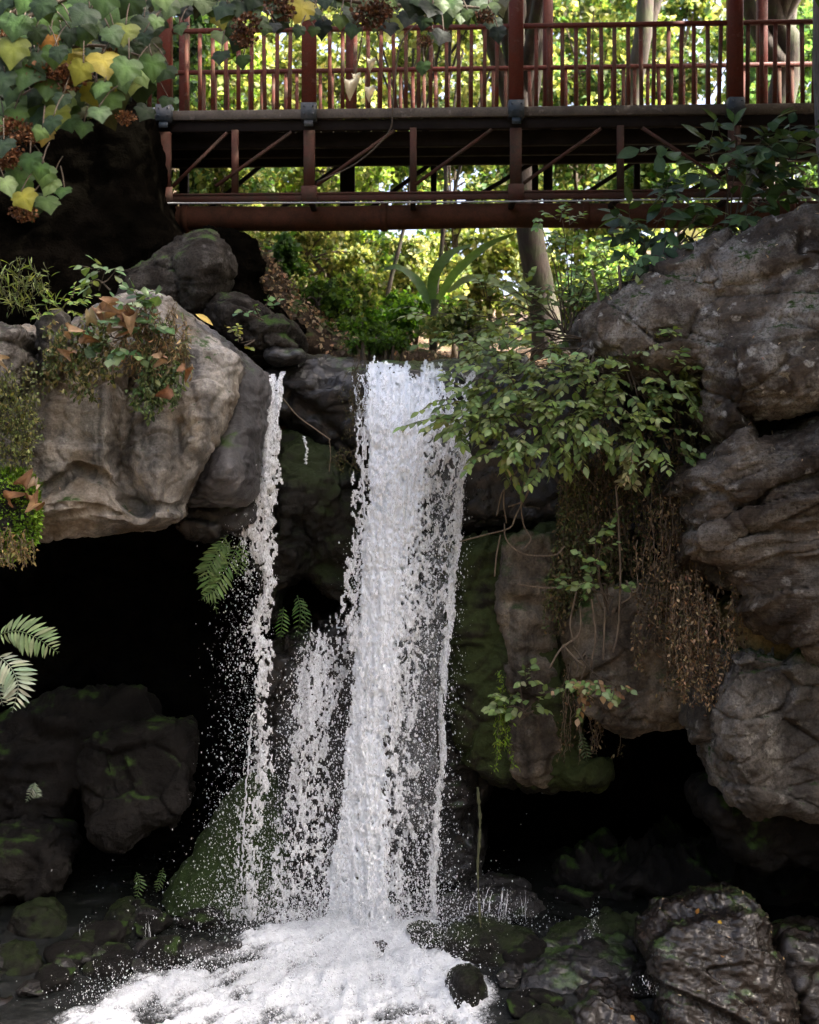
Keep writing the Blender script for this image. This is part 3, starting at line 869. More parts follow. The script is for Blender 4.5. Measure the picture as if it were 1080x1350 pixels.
# ---- bottom boulders
rock('large wet brown boulder at the bottom right with yellow leaves on it', [(848, 1256), (862, 1230), (900, 1208), (945, 1198), (990, 1190), (1016, 1196), (1026, 1236), (1036, 1285), (1052, 1325), (1048, 1385), (880, 1390), (872, 1340), (858, 1300)],
     11.6, 1.5, RM['wetbrown'], s=3.5, r=26, RD=.4, slope=(.02, -.28), amp=(.04, .035, .015, .03), strata=.02, dip=(.5, .3), vox=.56, facet=.07, fst=(.6, .8, 2.4))
rock('brown wet boulder in the bottom right corner', [(1022, 1270), (1034, 1240), (1062, 1230), (1130, 1236), (1150, 1390), (1056, 1390), (1046, 1330)], 11.9, 1.2, RM['wetbrown'], s=5, r=26, RD=.4, slope=(0, -.2), amp=(.07, .05, .05, .02), facet=.10)
rock('mossy boulder the green algae rope hangs down to', [(584, 1256), (600, 1232), (626, 1218), (662, 1216), (692, 1228), (714, 1250), (716, 1278), (690, 1300), (640, 1300), (600, 1288)], 12.9, .9, RM['moss'], s=4, r=30, RD=.4, slope=(0, -.3), amp=(.07, .05, .05, .02))
rock('black round boulder standing in the foam', [(584, 1310), (590, 1288), (608, 1276), (630, 1278), (644, 1300), (646, 1330), (640, 1352), (592, 1352)], 12.1, .7, RM['moss'], s=4, r=26, RD=.4, amp=(.05, .03, .03, .02))
rock('long black boulder left of the large wet brown one', [(640, 1318), (676, 1286), (720, 1258), (780, 1246), (830, 1256), (862, 1290), (880, 1330), (880, 1390), (640, 1390)], 12.3, 1.0, RM['wet'], s=4, r=40, RD=.5, slope=(0, -.3), amp=(.08, .04, .02, .02), facet=.14)
rock('flat mossy stone at the bottom of the picture right of the foam', [(660, 1348), (700, 1330), (750, 1326), (772, 1350), (770, 1400), (650, 1400)], 11.7, .7, RM['moss'], s=4, r=20, RD=.3, slope=(0, -.3), amp=(.05, .04, .04, .02))
rock('brown leaf spotted stone beside the large wet boulder', [(744, 1338), (768, 1308), (800, 1300), (850, 1322), (890, 1370), (890, 1400), (740, 1400)], 11.7, .8, RM['wetbrown'], s=4, r=24, RD=.3, slope=(0, -.3), amp=(.06, .05, .05, .02))
rock('mossy boulder in the dark behind the long black one', [(690, 1250), (720, 1215), (780, 1205), (840, 1215), (870, 1240), (850, 1280), (720, 1280)], 13.3, 1.0, RM['wetmoss'], s=5, r=30, RD=.4, slope=(0, -.25), amp=(.08, .07, .08, .02))
rock('stone step the small side trickle runs over', [(560, 1205), (600, 1176), (650, 1168), (706, 1180), (722, 1220), (700, 1245), (570, 1245)], 13.9, 1.2, RM['wet'], 'ledge', 'rock_ledge', s=5, r=24, RD=.3, amp=(.07, .05, .06, .02))
rock('small black rock breaking the foam at the foot of the main fall', [(478, 1254), (486, 1238), (505, 1236), (522, 1246), (528, 1262), (500, 1272)], 13.2, .5, RM['wet'], s=4, r=14, RD=.2, amp=(.04, .04, .04, .02))
rock('black rock half drowned in the foam at the bottom centre', [(420, 1300), (440, 1278), (470, 1276), (488, 1300), (480, 1336), (430, 1340)], 12.55, .6, RM['wet'], s=4, r=20, RD=.3, slope=(0, -.4), amp=(.05, .05, .05, .02))
# cave, left
rock('large faceted boulder inside the left cave', [(92, 1012), (118, 978), (150, 958), (205, 948), (244, 954), (262, 1000), (256, 1062), (236, 1096), (192, 1098), (150, 1122), (112, 1096)],
     14.2, 1.4, RM['cave'], s=4, r=24, RD=.35, slope=(-.05, -.3), grooves=(([(148, 990), (165, 1040), (192, 1098)], 4, .08),), amp=(.05, .02, .02, .015), facet=.12)
rock('shade-black boulder at the back of the left cave', [(-60, 960), (40, 930), (130, 920), (200, 930), (180, 980), (120, 1060), (40, 1100), (-60, 1100)], 15.3, 1.4, RM['cave'], s=7, r=40, RD=.5, slope=(0, -.2), amp=(.12, .08, .1, .03), facet=.1)
rock('sloping dark boulder at the left edge of the cave floor', [(-60, 1110), (20, 1090), (70, 1096), (98, 1130), (92, 1170), (40, 1192), (-60, 1200)], 14.0, 1.2, RM['cave'], s=5, r=34, RD=.45, slope=(0, -.25), amp=(.08, .06, .06, .02), facet=.08)
BL = [('mossy round boulder at the left by the small trickle', [(8, 1230), (18, 1200), (44, 1188), (74, 1194), (94, 1220), (90, 1246), (60, 1256), (20, 1254)], 13.4, 'moss'),
      ('round black boulder between the two small trickles on the left', [(130, 1222), (138, 1196), (160, 1186), (180, 1196), (190, 1222), (184, 1248), (146, 1252)], 13.5, 'moss'),
      ('rounded mossy stone above the brown corner of the pool', [(-30, 1290), (-10, 1258), (30, 1250), (56, 1268), (60, 1300), (20, 1312), (-30, 1312)], 12.7, 'moss'),
      ('small mossy stone between the trickle and the foam', [(60, 1262), (80, 1244), (110, 1248), (122, 1272), (100, 1290), (66, 1288)], 12.9, 'moss'),
      ('flat black rock washed by the left edge of the foam', [(110, 1290), (160, 1262), (230, 1246), (300, 1236), (340, 1240), (330, 1262), (250, 1290), (180, 1318), (110, 1322)], 13.0, 'wet'),
      ('low brown wet stone in the bottom left corner', [(-40, 1330), (10, 1312), (60, 1318), (110, 1330), (130, 1352), (40, 1372), (-40, 1372)], 12.1, 'wetbrown'),
      ('thin dark stone beside the foot of the mossy slab', [(200, 1232), (214, 1212), (262, 1208), (300, 1218), (300, 1240), (230, 1248)], 13.7, 'wet'),
      ('small brown stone by the mossy boulder on the left', [(24, 1262), (30, 1250), (48, 1248), (58, 1258), (46, 1268)], 13.1, 'wetbrown'),
      ('little mossy stone by the brown pool corner', [(70, 1316), (84, 1296), (112, 1298), (126, 1316), (110, 1332), (78, 1330)], 12.5, 'moss')]
for lb, poly, d, mt in BL:
    rock(lb, poly, d, .7, RM[mt], s=4, r=20, RD=.3, slope=(0, -.3), amp=(.05, .045, .04, .02))

protos = [rock_mesh([(500 + 26 * math.cos(a) * (1 + .2 * math.sin(3 * a + q)), 1200 + 19 * math.sin(a) * (1 + .15 * math.cos(2 * a + q))) for a in np.linspace(0, 2 * math.pi, 13)[:-1]],
                    13.0, .42, s=4, r=18, RD=.2, slope=(0, -.3), amp=(.05, .04, .05, .02)) for q in range(5)]
pm = []
for q, pg in enumerate(protos):
    b = pg.verts().mean(0)
    pm.append([make_mesh('stone', pg, RM[m_], b) for m_ in ('moss', 'wet', 'cave')])
STN = [(rng.uniform(-30, 330), rng.uniform(1180, 1330)) for _ in range(30)] + [(rng.uniform(660, 1080), rng.uniform(1175, 1345)) for _ in range(26)] + [(rng.uniform(560, 640), rng.uniform(1215, 1260)) for _ in range(5)]
for q, (u, v) in enumerate(STN):
    if u < 330 and v > 1345 - (u - 40) * .38: continue
    z_ = float(np.interp(v, [1180, 1230, 1350], [.42, .36, .1]))
    d = (HC - z_) * F / (v - HROW)
    o = bpy.data.objects.new('stone', pm[q % 5][int(rng.integers(3))]); COL.objects.link(o)
    o.location = P(u, v, d) + np.array([0, 0, .02])
    k = rng.uniform(.45, 1.25)
    o.scale = (k * rng.uniform(.8, 1.4), k, k * rng.uniform(.6, 1.0)); o.rotation_euler = (rng.normal(0, .2), rng.normal(0, .2), rng.uniform(0, 6.28))
    tag(o, 'small dark wet stone lying in the shallow pool left of the foam' if u < 330 else 'small dark wet stone lying in the shaded shallows right of the foam', 'stone', 'stones in the pool on the left' if u < 330 else 'stones in the pool on the right')

# ================================================================== GROUND
def ground_z(x, y):
    low = np.full_like(x, -.15) + .12 * fbm(np.stack([x * .5, y * .5, 0 * x], 1), 3, 3)
    low = low + 3.9 * sstep(8.5, 1.0, y)
    up = 6.28 + .12 * np.clip(y - 17, 0, 200) ** 1.0 * np.where(y > 60, .7, 1)
    up = up + .62 * np.clip(-1.0 + .12 * (y - 17) - x, 0, 12) * sstep(16, 19, y) + .45 * np.clip(x - 3.0, 0, 10) * sstep(16, 20, y)
    up = up + .35 * fbm(np.stack([x * .35, y * .35, 0 * x], 1), 4, 5) * sstep(17, 21, y)
    s = sstep(16.9, 17.5, y + .25 * fbm(np.stack([x, 0 * x, 0 * x], 1), 2, 4))
    side = sstep(6.0, 7.4, np.abs(x + .2)) * sstep(8.5, 12, y)
    s = np.maximum(s, side * .98)
    return low * (1 - s) + up * s


def warp_axis(a, b, n, c, k):
    t = np.linspace(np.arcsinh((a - c) / k), np.arcsinh((b - c) / k), n)
    return c + k * np.sinh(t)


xs = warp_axis(-160, 160, 240, 0, 4.0)
ys = np.concatenate([warp_axis(-60, 300, 300, 17.2, 2.0)])
gx, gy = np.meshgrid(xs, ys)
gz = ground_z(gx.ravel(), gy.ravel())
g = G()
nx = len(xs)
i = (np.arange(len(ys) - 1)[:, None] * nx + np.arange(nx - 1)[None]).ravel()
g.add(np.stack([gx.ravel(), gy.ravel(), gz], 1), np.stack([i, i + 1, i + nx + 1, i + nx], 1))
single('ground', g, M['ground'], kind='structure')

# ================================================================== BRIDGE
def BP(u, v, far=False):
    """near truss stands 17.0 m away at u=200 and 16.6 m at u=1080; the far truss is 2 m behind"""
    d = 17.0 - .4 * (u - 200) / 880.0 + (1.95 if far else 0)
    return P(u, v, d)


def zat(v, d): return HC + (HROW - v) / F * d


BX0, BX1 = -4.9, 8.2
slope_y = -.4 / 8.75


def bpt(x, z, off=0.0):
    return np.array([x, 16.835 + slope_y * (x - 1.0) + off, z])


Z_DECK, Z_RAIL, Z_CH = HC + 4.60, HC + 5.70, HC + 3.47


def bx(u): return (u - 540) / F * (16.84 - .045 * ((u - 540) / 100.0 - 1))


parts = []
# deck: planks with joists underneath
gd = G(); gj = G()
for k in range(74):
    x = BX0 + .178 * k
    if x > BX1: break
    bar(gd, bpt(x, Z_DECK - .03 + rng.normal(0, .003), .07), bpt(x, Z_DECK - .03, 1.9), .168, .045)
bar(gd, bpt(BX0, Z_DECK - .065, .012), bpt(BX1, Z_DECK - .065, .012), .06, .125)
for k in range(16):
    x = BX0 + .2 + .82 * k
    bar(gj, bpt(x, Z_DECK - .135, .08), bpt(x, Z_DECK - .135, 1.86), .09, .16)
for off in (.4, .95, 1.5):
    bar(gj, bpt(BX0, Z_DECK - .32, off), bpt(BX1, Z_DECK - .32, off), .1, .2)
gk = G()
bar(gk, bpt(BX0, Z_DECK - .2, .09), bpt(BX1, Z_DECK - .2, .09), .07, .14)
bar(gk, bpt(BX0, Z_DECK - .2, 1.86), bpt(BX1, Z_DECK - .2, 1.86), .07, .14)
parts.append(('deck', gd, M['deck'])); parts.append(('deck_beam', gj, M['dark'])); parts.append(('side_beam', gk, M['dark']))


def railing(off, posts, spacing, mat_b, phase, skip):
    rail = G()
    bar(rail, bpt(BX0, Z_RAIL - .03, off), bpt(BX1, Z_RAIL - .03, off), .075, .055)
    subs = []
    x = BX0 + phase
    n = 0
    while x < BX1 and n < 95:
        if all(abs(x - px) > .13 for px in posts) and -3.6 < x < 5.7:
            b = G()
            ln = rng.normal(0, .008)
            bar(b, bpt(x + ln, Z_DECK - .0, off), bpt(x + rng.normal(0, .006), Z_RAIL - .055, off), .05, .05)
            subs.append(('baluster', b, mat_b)); n += 1
        x += spacing * (1 + rng.normal(0, .03))
    return ('railing', rail, M['red'], subs)


nposts = [bx(218), bx(408), bx(680), bx(968), bx(1262)]
fposts = [(u - 540) / F * 18.75 for u in (240, 462, 722, 1000, 1280)]
parts.append(railing(.03, nposts, .172, M['redrail'], .06, None))
parts.append(railing(1.86, fposts, .172, M['redrail'], .12, None))
for x in nposts:
    p = G(); bar(p, bpt(x, Z_DECK - .06, -.03), bpt(x, HC + 7.6, -.03), .19, .17, up=(0, 1, 0), bev=.012)
    pl = G(); bar(pl, bpt(x, Z_DECK - .17, -.0475), bpt(x, Z_DECK + .05, -.0475), .205, .215, up=(0, 1, 0))
    bar(pl, bpt(x, Z_DECK - .26, -.135), bpt(x, Z_DECK - .17, -.135), .12, .012, up=(0, 1, 0))
    for s in (-1, 1):
        for zz in (-.1, 0.0):
            tube(pl, [bpt(x + s * .06, Z_DECK + zz, -.15), bpt(x + s * .06, Z_DECK + zz, -.172)], .012, 6)
    parts.append(('post', p, M['red'], [('connector_plate', pl, M['plate'])]))
for x in fposts:
    p = G(); bar(p, bpt(x, Z_DECK - .06, 1.92), bpt(x, HC + 7.6, 1.92), .14, .14, up=(0, 1, 0), bev=.01)
    parts.append(('post', p, M['red']))
for off in (-.03, 1.92):
    b = G(); bar(b, bpt(BX0, HC + 7.68, off), bpt(BX1, HC + 7.68, off), .16, .16)
    parts.append(('top_beam', b, M['red']))
# trusses
for off, pl, wid in ((0.0, nposts, .15), (1.9, fposts, .13)):
    ch = G()
    bar(ch, bpt(BX0, Z_CH, off), bpt(BX1, Z_CH, off), .10, .03)
    bar(ch, bpt(BX0, Z_CH - .058, off - .03), bpt(BX1, Z_CH - .058, off - .03), .022, .085)
    parts.append(('bottom_chord', ch, M['rust']))
    for x in pl:
        v = G()
        bar(v, bpt(x, Z_CH + .016, off), bpt(x, Z_DECK - .29, off), wid, .1, up=(0, 1, 0))
        bar(v, bpt(x, Z_CH - .14, off - .058), bpt(x, Z_CH + .1, off - .058), wid + .06, .02, up=(0, 1, 0))
        parts.append(('truss_post', v, M['rust'] if off == 0 else M['dark']))
NEARMID = [545, 818, 1120, 310]
FARMID = [452, 572, 705, 838, 1120]
for u in NEARMID:
    v = G(); bar(v, bpt(bx(u), Z_CH + .016, 0), bpt(bx(u), Z_DECK - .27, 0), .09, .07, up=(0, 1, 0)); parts.append(('truss_post', v, M['rust']))
for u in FARMID:
    x = (u - 540) / F * 18.75
    v = G(); bar(v, bpt(x, Z_CH + .016, 1.9), bpt(x, Z_DECK - .27, 1.9), .09, .07, up=(0, 1, 0)); parts.append(('truss_post', v, M['dark']))
for (u0, v0, u1, v1) in [(228, 243, 300, 172), (285, 243, 385, 172), (418, 243, 520, 172), (548, 243, 648, 172), (690, 243, 792, 172), (846, 172, 950, 240), (1000, 243, 1095, 172)]:
    b = G(); bar(b, bpt(bx(u0), zat(v0, 16.85), -.03), bpt(bx(u1), zat(v1, 16.85), -.03), .042, .042); parts.append(('brace', b, M['rust']))
for (u0, v0, u1, v1) in [(255, 288, 345, 208), (350, 288, 452, 205), (470, 288, 570, 205), (582, 288, 705, 205), (725, 288, 838, 205), (842, 205, 985, 288)]:
    b = G()
    x0, x1 = (u0 - 540) / F * 18.7, (u1 - 540) / F * 18.7
    bar(b, bpt(x0, Z_CH + .02, 1.86), bpt(x1, Z_DECK - .3, 1.86), .06, .06); parts.append(('brace', b, M['dark']))
# cross members between the two lower chords
for u in (408, 545, 680, 818, 968):
    b = G(); bar(b, bpt(bx(u), Z_CH - .04, .06), bpt(bx(u), Z_CH - .04, 1.86), .07, .07); parts.append(('cross_member', b, M['dark']))
multi('footbridge', parts, 'rusty red steel truss footbridge with railings crossing above the waterfall', 'bridge')

g = G()
pth = [bpt(x, HC + 3.33 + .012 * math.sin(x * 1.3), .95) for x in np.linspace(-5.4, 8.0, 40)]
tube(g, pth, .172, 20)
gc = []
for x in (-3.2, -.4, 2.4, 5.2):
    c = G(); tube(c, [bpt(x, HC + 3.33, .95), bpt(x + .09, HC + 3.33, .95)], .196, 20); gc.append(('flange', c, M['pipe']))
multi('water_pipe', [('pipe', g, M['pipe'], gc)], 'thick rusty pipe slung under the bridge from bank to bank', 'pipe')
g = G()
tube(g, [bpt(x, HC + 3.35 - .02 * math.cos((x - 1) * .35), -.09) for x in np.linspace(-5, 8, 40)], .012, 6)
single('cable', g, M['cable'], 'thin grey cable stretched in front of the rusty pipe', 'cable')
g = G()
tube(g, smooth_path([P(560, 20, 16.5), P(528, 60, 16.5), P(518, 140, 16.5), P(512, 175, 16.6), P(470, 215, 16.65), P(418, 240, 16.7)], 30), .011, 5)
single('hanging_vine', g, M['stem'], 'thin bare vine stem trailing down across the bridge deck edge', 'vine')

# ================================================================== WATER
def lerp_line(v, line):
    line = np.asarray(line, float)
    return np.interp(v, line[:, 1], line[:, 0])


def fall_sheet(left, right, v0, v1, s, depth, dens, seed, cell=(12, 20), relief=.05, bow=.12, ragged=6):
    """falling water as a perforated, lumpy sheet; faces are kept where a lacy noise is under the local density"""
    g = G()
    vv = np.arange(v0, v1, s * 1.25)
    umin = min(p[0] for p in left) - ragged; umax = max(p[0] for p in right) + ragged
    uu = np.arange(umin, umax, s)
    U, Vv = np.meshgrid(uu, vv)
    u, v = U.ravel(), Vv.ravel()
    q = np.stack([u / 26.0, v / 60.0, np.full_like(u, seed * 3.3)], 1)
    wob = fbm(q * np.array([.0, 1.1, 1]) + 3, 3, seed) * ragged * 1.5
    l = lerp_line(v, left) + wob + ragged * .6 * fbm(np.stack([v / 9., 0 * v, 0 * v], 1), 3, seed + 40)
    r = lerp_line(v, right) + wob + ragged * .6 * fbm(np.stack([v / 9., 0 * v + 5, 0 * v], 1), 3, seed + 41)
    t = (u - l) / (r - l)
    warp = np.stack([fbm(q * 1.8, 3, seed + 9), fbm(q * 1.8 + 31, 3, seed + 9), 0 * u], 1)
    f1, f2, _ = worley(np.stack([u / cell[0], v / cell[1], np.full_like(u, seed)], 1) + warp * 1.1, seed + 2)
    strand = 1 - sstep(0, .42, f2 - f1)
    f3, f4, _ = worley(np.stack([u / cell[0] * 2.3, v / cell[1] * 2.3, np.full_like(u, seed)], 1) + warp * 1.6, seed + 5)
    strand2 = 1 - sstep(0, .4, f4 - f3)
    fb = fbm(np.stack([u / 7., v / 13., np.full_like(u, seed)], 1), 4, seed + 3, .62) * .5 + .5
    fb2 = fbm(np.stack([u / 2.6, v / 5.0, np.full_like(u, seed)], 1), 3, seed + 13, .6) * .5 + .5
    n = .33 * strand + .25 * strand2 + .27 * fb + .15 * fb2
    d = dens(np.clip(t, 0, 1), v, u)
    d = d - 1.2 * sstep(-.0, -.08, t) - 1.2 * sstep(1.0, 1.08, t)
    top = v0 + 5 + 9 * fbm(np.stack([u / 11., 0 * u + seed, 0 * u], 1), 3, seed + 60)
    d = d - 1.5 * sstep(top + 3, top - 3, v) - .5 * sstep(top + 70, top, v) * (fbm(np.stack([u / 5., v / 70., 0 * u + seed], 1), 3, seed + 61) + .35)
    d = d + .3 * fbm(np.stack([(u + .6 * wob * 4) / 8., v / 190., 0 * u + seed], 1), 4, seed + 62, .62)
    keepv = (n + d > 1.0)
    long = fbm(np.stack([u / 9., v / 90., np.full_like(u, seed)], 1), 3, seed + 8)
    dep = depth(v) + bow * (2 * np.clip(t, 0, 1) - 1) ** 2 - relief * (n - .4) * .7 - relief * 1.1 * long - relief * .3 * fbm(np.stack([u / 3.5, v / 6., 0 * u], 1), 3, seed + 11)
    V = PA(u, v, dep)
    nx = len(uu)
    ii = (np.arange(len(vv) - 1)[:, None] * nx + np.arange(nx - 1)[None]).ravel()
    q4 = np.stack([ii, ii + nx, ii + nx + 1, ii + 1], 1)
    q4 = q4[keepv[q4].sum(1) >= 3]
    used = np.unique(q4); mp = np.full(len(V), -1); mp[used] = np.arange(len(used))
    g.add(V[used], mp[q4])
    return g


OCT_V = np.array([(1, 0, 0), (-1, 0, 0), (0, 1, 0), (0, -1, 0), (0, 0, 1), (0, 0, -1)], float)
OCT_F = np.array([(0, 2, 4), (2, 1, 4), (1, 3, 4), (3, 0, 4), (2, 0, 5), (1, 2, 5), (3, 1, 5), (0, 3, 5)])


def drops(g, pos, rad, stretch=1.6):
    pos = np.asarray(pos); N = len(pos)
    if N == 0: return
    rad = np.broadcast_to(rad, (N,))
    sc = rad[:, None, None] * (OCT_V[None] * (1 + .35 * rng.normal(size=(N, 6, 1))).clip(.5, 1.8))
    sc[..., 2] *= stretch
    ang = rng.uniform(0, 6.28, N); tl = rng.normal(0, .35, N)
    x = sc[..., 0] * np.cos(ang)[:, None] - sc[..., 1] * np.sin(ang)[:, None]
    y = sc[..., 0] * np.sin(ang)[:, None] + sc[..., 1] * np.cos(ang)[:, None]
    z = sc[..., 2] + tl[:, None] * x
    V = pos[:, None] + np.stack([x, y, z], -1)
    g.add(V.reshape(-1, 3), (np.arange(N)[:, None, None] * 6 + OCT_F[None]).reshape(-1, 3))


def mdep(v):   # the stream leaves the lip and falls slightly outwards
    t = np.clip((v - 478) / 740., 0, 1)
    return 14.62 - .25 * sstep(0, .12, t) - .75 * np.sqrt(t) + .5 * sstep(494, 466, v) ** 1.5


ML = [(486, 470), (486, 520), (490, 600), (487, 680), (480, 760), (474, 850), (468, 930), (456, 1010), (446, 1090), (438, 1160), (428, 1225)]
MR = [(626, 470), (616, 510), (613, 560), (610, 620), (604, 690), (597, 760), (588, 850), (583, 930), (582, 1010), (578, 1080), (572, 1150), (566, 1235)]
CR = [(602, 470), (592, 520), (572, 580), (558, 650), (548, 720), (537, 800), (528, 880), (520, 960), (516, 1040), (516, 1110), (520, 1160), (530, 1230)]


def dens_core(t, v, u):
    c = lerp_line(v, CR)
    l = lerp_line(v, ML)
    d = .9 - .16 * sstep(700, 1150, v) - .25 * sstep(40, 0, np.abs(u - c)) * sstep(0, 1, u - c + 40)
    d = d - .55 * sstep(-14, 18, u - c) - .25 * sstep(10, -6, u - l)
    d = d - .95 * np.exp(-((u - 548) / 10) ** 2 - ((v - 478) / 26) ** 2)     # black stone splitting the flow at the lip
    d = d - .7 * np.exp(-((u - 590) / 7) ** 2 - ((v - 482) / 22) ** 2)
    d = d - .5 * np.exp(-((u - 577) / 4) ** 2 - ((v - 605) / 45) ** 2) - .4 * np.exp(-((u - 568) / 5) ** 2 - ((v - 690) / 30) ** 2)
    return d


def dens_veil(t, v, u):
    c = lerp_line(v, CR)
    d = .42 - .09 * sstep(650, 1100, v) + .12 * sstep(620, 520, v) + .1 * sstep(60, 0, np.abs(u - c))
    d = d - .1 * np.exp(-((t - .82) / .12) ** 2) * sstep(540, 620, v)
    d = d + .5 * sstep(.955, .985, t)                        # bright rope along the right edge
    return d


def dens_back(t, v, u):
    c = lerp_line(v, CR)
    return .74 - .9 * (np.exp(-((u - 548) / 9) ** 2 - ((v - 480) / 24) ** 2) + .7 * np.exp(-((u - 590) / 6) ** 2 - ((v - 482) / 22) ** 2)) - .85 * sstep(-20, 2, u - c) - .2 * sstep(700, 1150, v)


parts = []
for dd_, fn, sd_, cl_, rl_, bw_ in ((0, dens_core, 3, (6, 15), .06, .14), (.07, dens_back, 13, (8, 20), .05, .12), (.14, dens_back, 23, (11, 30), .05, .1)):
    g = fall_sheet(ML, MR, 474, 1232, 1.3, lambda v: mdep(v) + dd_, fn, sd_, cl_, rl_, bw_)
    parts.append(('curtain_core', g, M['foam']))
g = fall_sheet(ML, MR, 484, 1240, 1.3, lambda v: mdep(v) - .03, dens_veil, 5, (14, 23), .05, .12, 5)
parts.append(('lace_veil', g, M['foam_lace']))
g = fall_sheet(ML, MR, 560, 1240, 1.4, lambda v: mdep(v) + .05, lambda t, v, u: dens_veil(t, v, u) - .1, 45, (8, 15), .05, .1, 5)
parts.append(('lace_veil', g, M['foam_lace']))
g = fall_sheet([(560, 520), (545, 700), (520, 850), (515, 1000), (518, 1100)], [(606, 520), (600, 700), (585, 850), (578, 1000), (572, 1100)], 520, 1100, 5, lambda v: mdep(v) + .09, lambda t, v, u: 1.4 + 0 * t, 21, (20, 40), .03, .05, 4)
parts.append(('water_film', g, M['film']))
# thin dribbles left of the curtain
SL = [(472, 490), (476, 520), (478, 600), (474, 690), (462, 770), (466, 850)]
g = fall_sheet([(a - 9, b) for a, b in SL], [(a + 12, b) for a, b in SL], 488, 860, 1.5, lambda v: mdep(v) + .16, lambda t, v, u: .46 + .1 * sstep(560, 500, v) + .08 * sstep(680, 740, v), 31, (8, 18), .03, .02, 7)
parts.append(('side_dribble', g, M['foam_lace']))
for (pl) in ([(484, 520), (480, 570), (478, 640), (484, 700)], [(470, 505), (472, 560), (470, 610)], [(494, 470), (486, 500), (484, 540)], [(400, 575), (404, 592), (403, 612)]):
    path = smooth_path([P(a, c, float(mdep(c)) + .12) for a, c in pl], 40)
    path[:, 0] += rng.normal(0, .01, len(path))
    b = G(); tube(b, path, .011 * (1 + .4 * rng.normal(size=len(path))).clip(.3, 2), 5)
    parts.append(('thread', b, M['drop']))
multi('waterfall', parts, 'tallest and widest white fall in the middle with a lacy right edge', 'waterfall')


def tdep(v):
    t = np.clip((v - 490) / 720., 0, 1)
    return 14.35 - .2 * sstep(0, .1, t) - .45 * np.sqrt(t) + .4 * sstep(505, 478, v) ** 1.5


TL = [(346, 486), (345, 540), (338, 600), (330, 660), (330, 720), (340, 780), (333, 830), (330, 880), (336, 930), (334, 990), (326, 1050), (322, 1110), (320, 1160), (318, 1215)]
TR = [(373, 486), (369, 540), (363, 600), (361, 660), (359, 720), (356, 780), (354, 830), (356, 880), (350, 930), (351, 990), (347, 1050), (343, 1110), (342, 1160), (344, 1215)]
parts = []
g = fall_sheet(TL, TR, 486, 1215, 1.4, tdep, lambda t, v, u: .74 - .14 * sstep(540, 640, v) - .16 * sstep(760, 1000, v) - .2 * sstep(.3, 0, t) * sstep(560, 640, v), 7, (7, 15), .05, .06, 7)
parts.append(('stream', g, M['foam_lace']))
g = fall_sheet([(a - 14, b) for a, b in TL], [(a + 3, b) for a, b in TR], 560, 1215, 1.5, lambda v: tdep(v) + .07, lambda t, v, u: .36 + .1 * sstep(.3, .7, t) - .06 * sstep(900, 1200, v), 17, (11, 17), .05, .05, 8)
parts.append(('loose_lace', g, M['foam_lace']))
path = smooth_path([P(332, 940, 14), P(326, 1020, 13.95), P(321, 1100, 13.9), P(318, 1170, 13.9)], 60)
path[:, 0] += rng.normal(0, .008, len(path))
b = G(); tube(b, path, .009 * (1 + .6 * rng.normal(size=len(path))).clip(.15, 2.2), 6); parts.append(('thread', b, M['drop']))
multi('waterfall', parts, 'thin left stream falling past the bluish wet rock shoulder', 'waterfall')

LL = [(428, 808), (408, 850), (398, 900), (392, 950), (386, 1000), (376, 1060), (366, 1130), (354, 1220)]
LR = [(476, 806), (470, 850), (456, 900), (440, 950), (434, 1010), (442, 1080), (444, 1140), (436, 1225)]
parts = []
g = fall_sheet(LL, LR, 806, 1225, 1.5, lambda v: 14.55 - .9 * np.clip((v - 806) / 420, 0, 1) ** .8, lambda t, v, u: .54 - .08 * sstep(900, 1060, v) - .05 * sstep(1060, 1200, v), 9, (7, 15), .05, .08, 8)
parts.append(('lace', g, M['foam_lace']))
g = fall_sheet([(a - 8, b) for a, b in LL], LR, 815, 1225, 1.6, lambda v: 14.62 - .9 * np.clip((v - 806) / 420, 0, 1) ** .8, lambda t, v, u: .38 - .04 * sstep(900, 1100, v), 19, (11, 22), .05, .08, 8)
parts.append(('lace', g, M['foam_lace']))
multi('waterfall', parts, 'low lacy cascade splashing down the ledge between the two taller falls', 'waterfall')
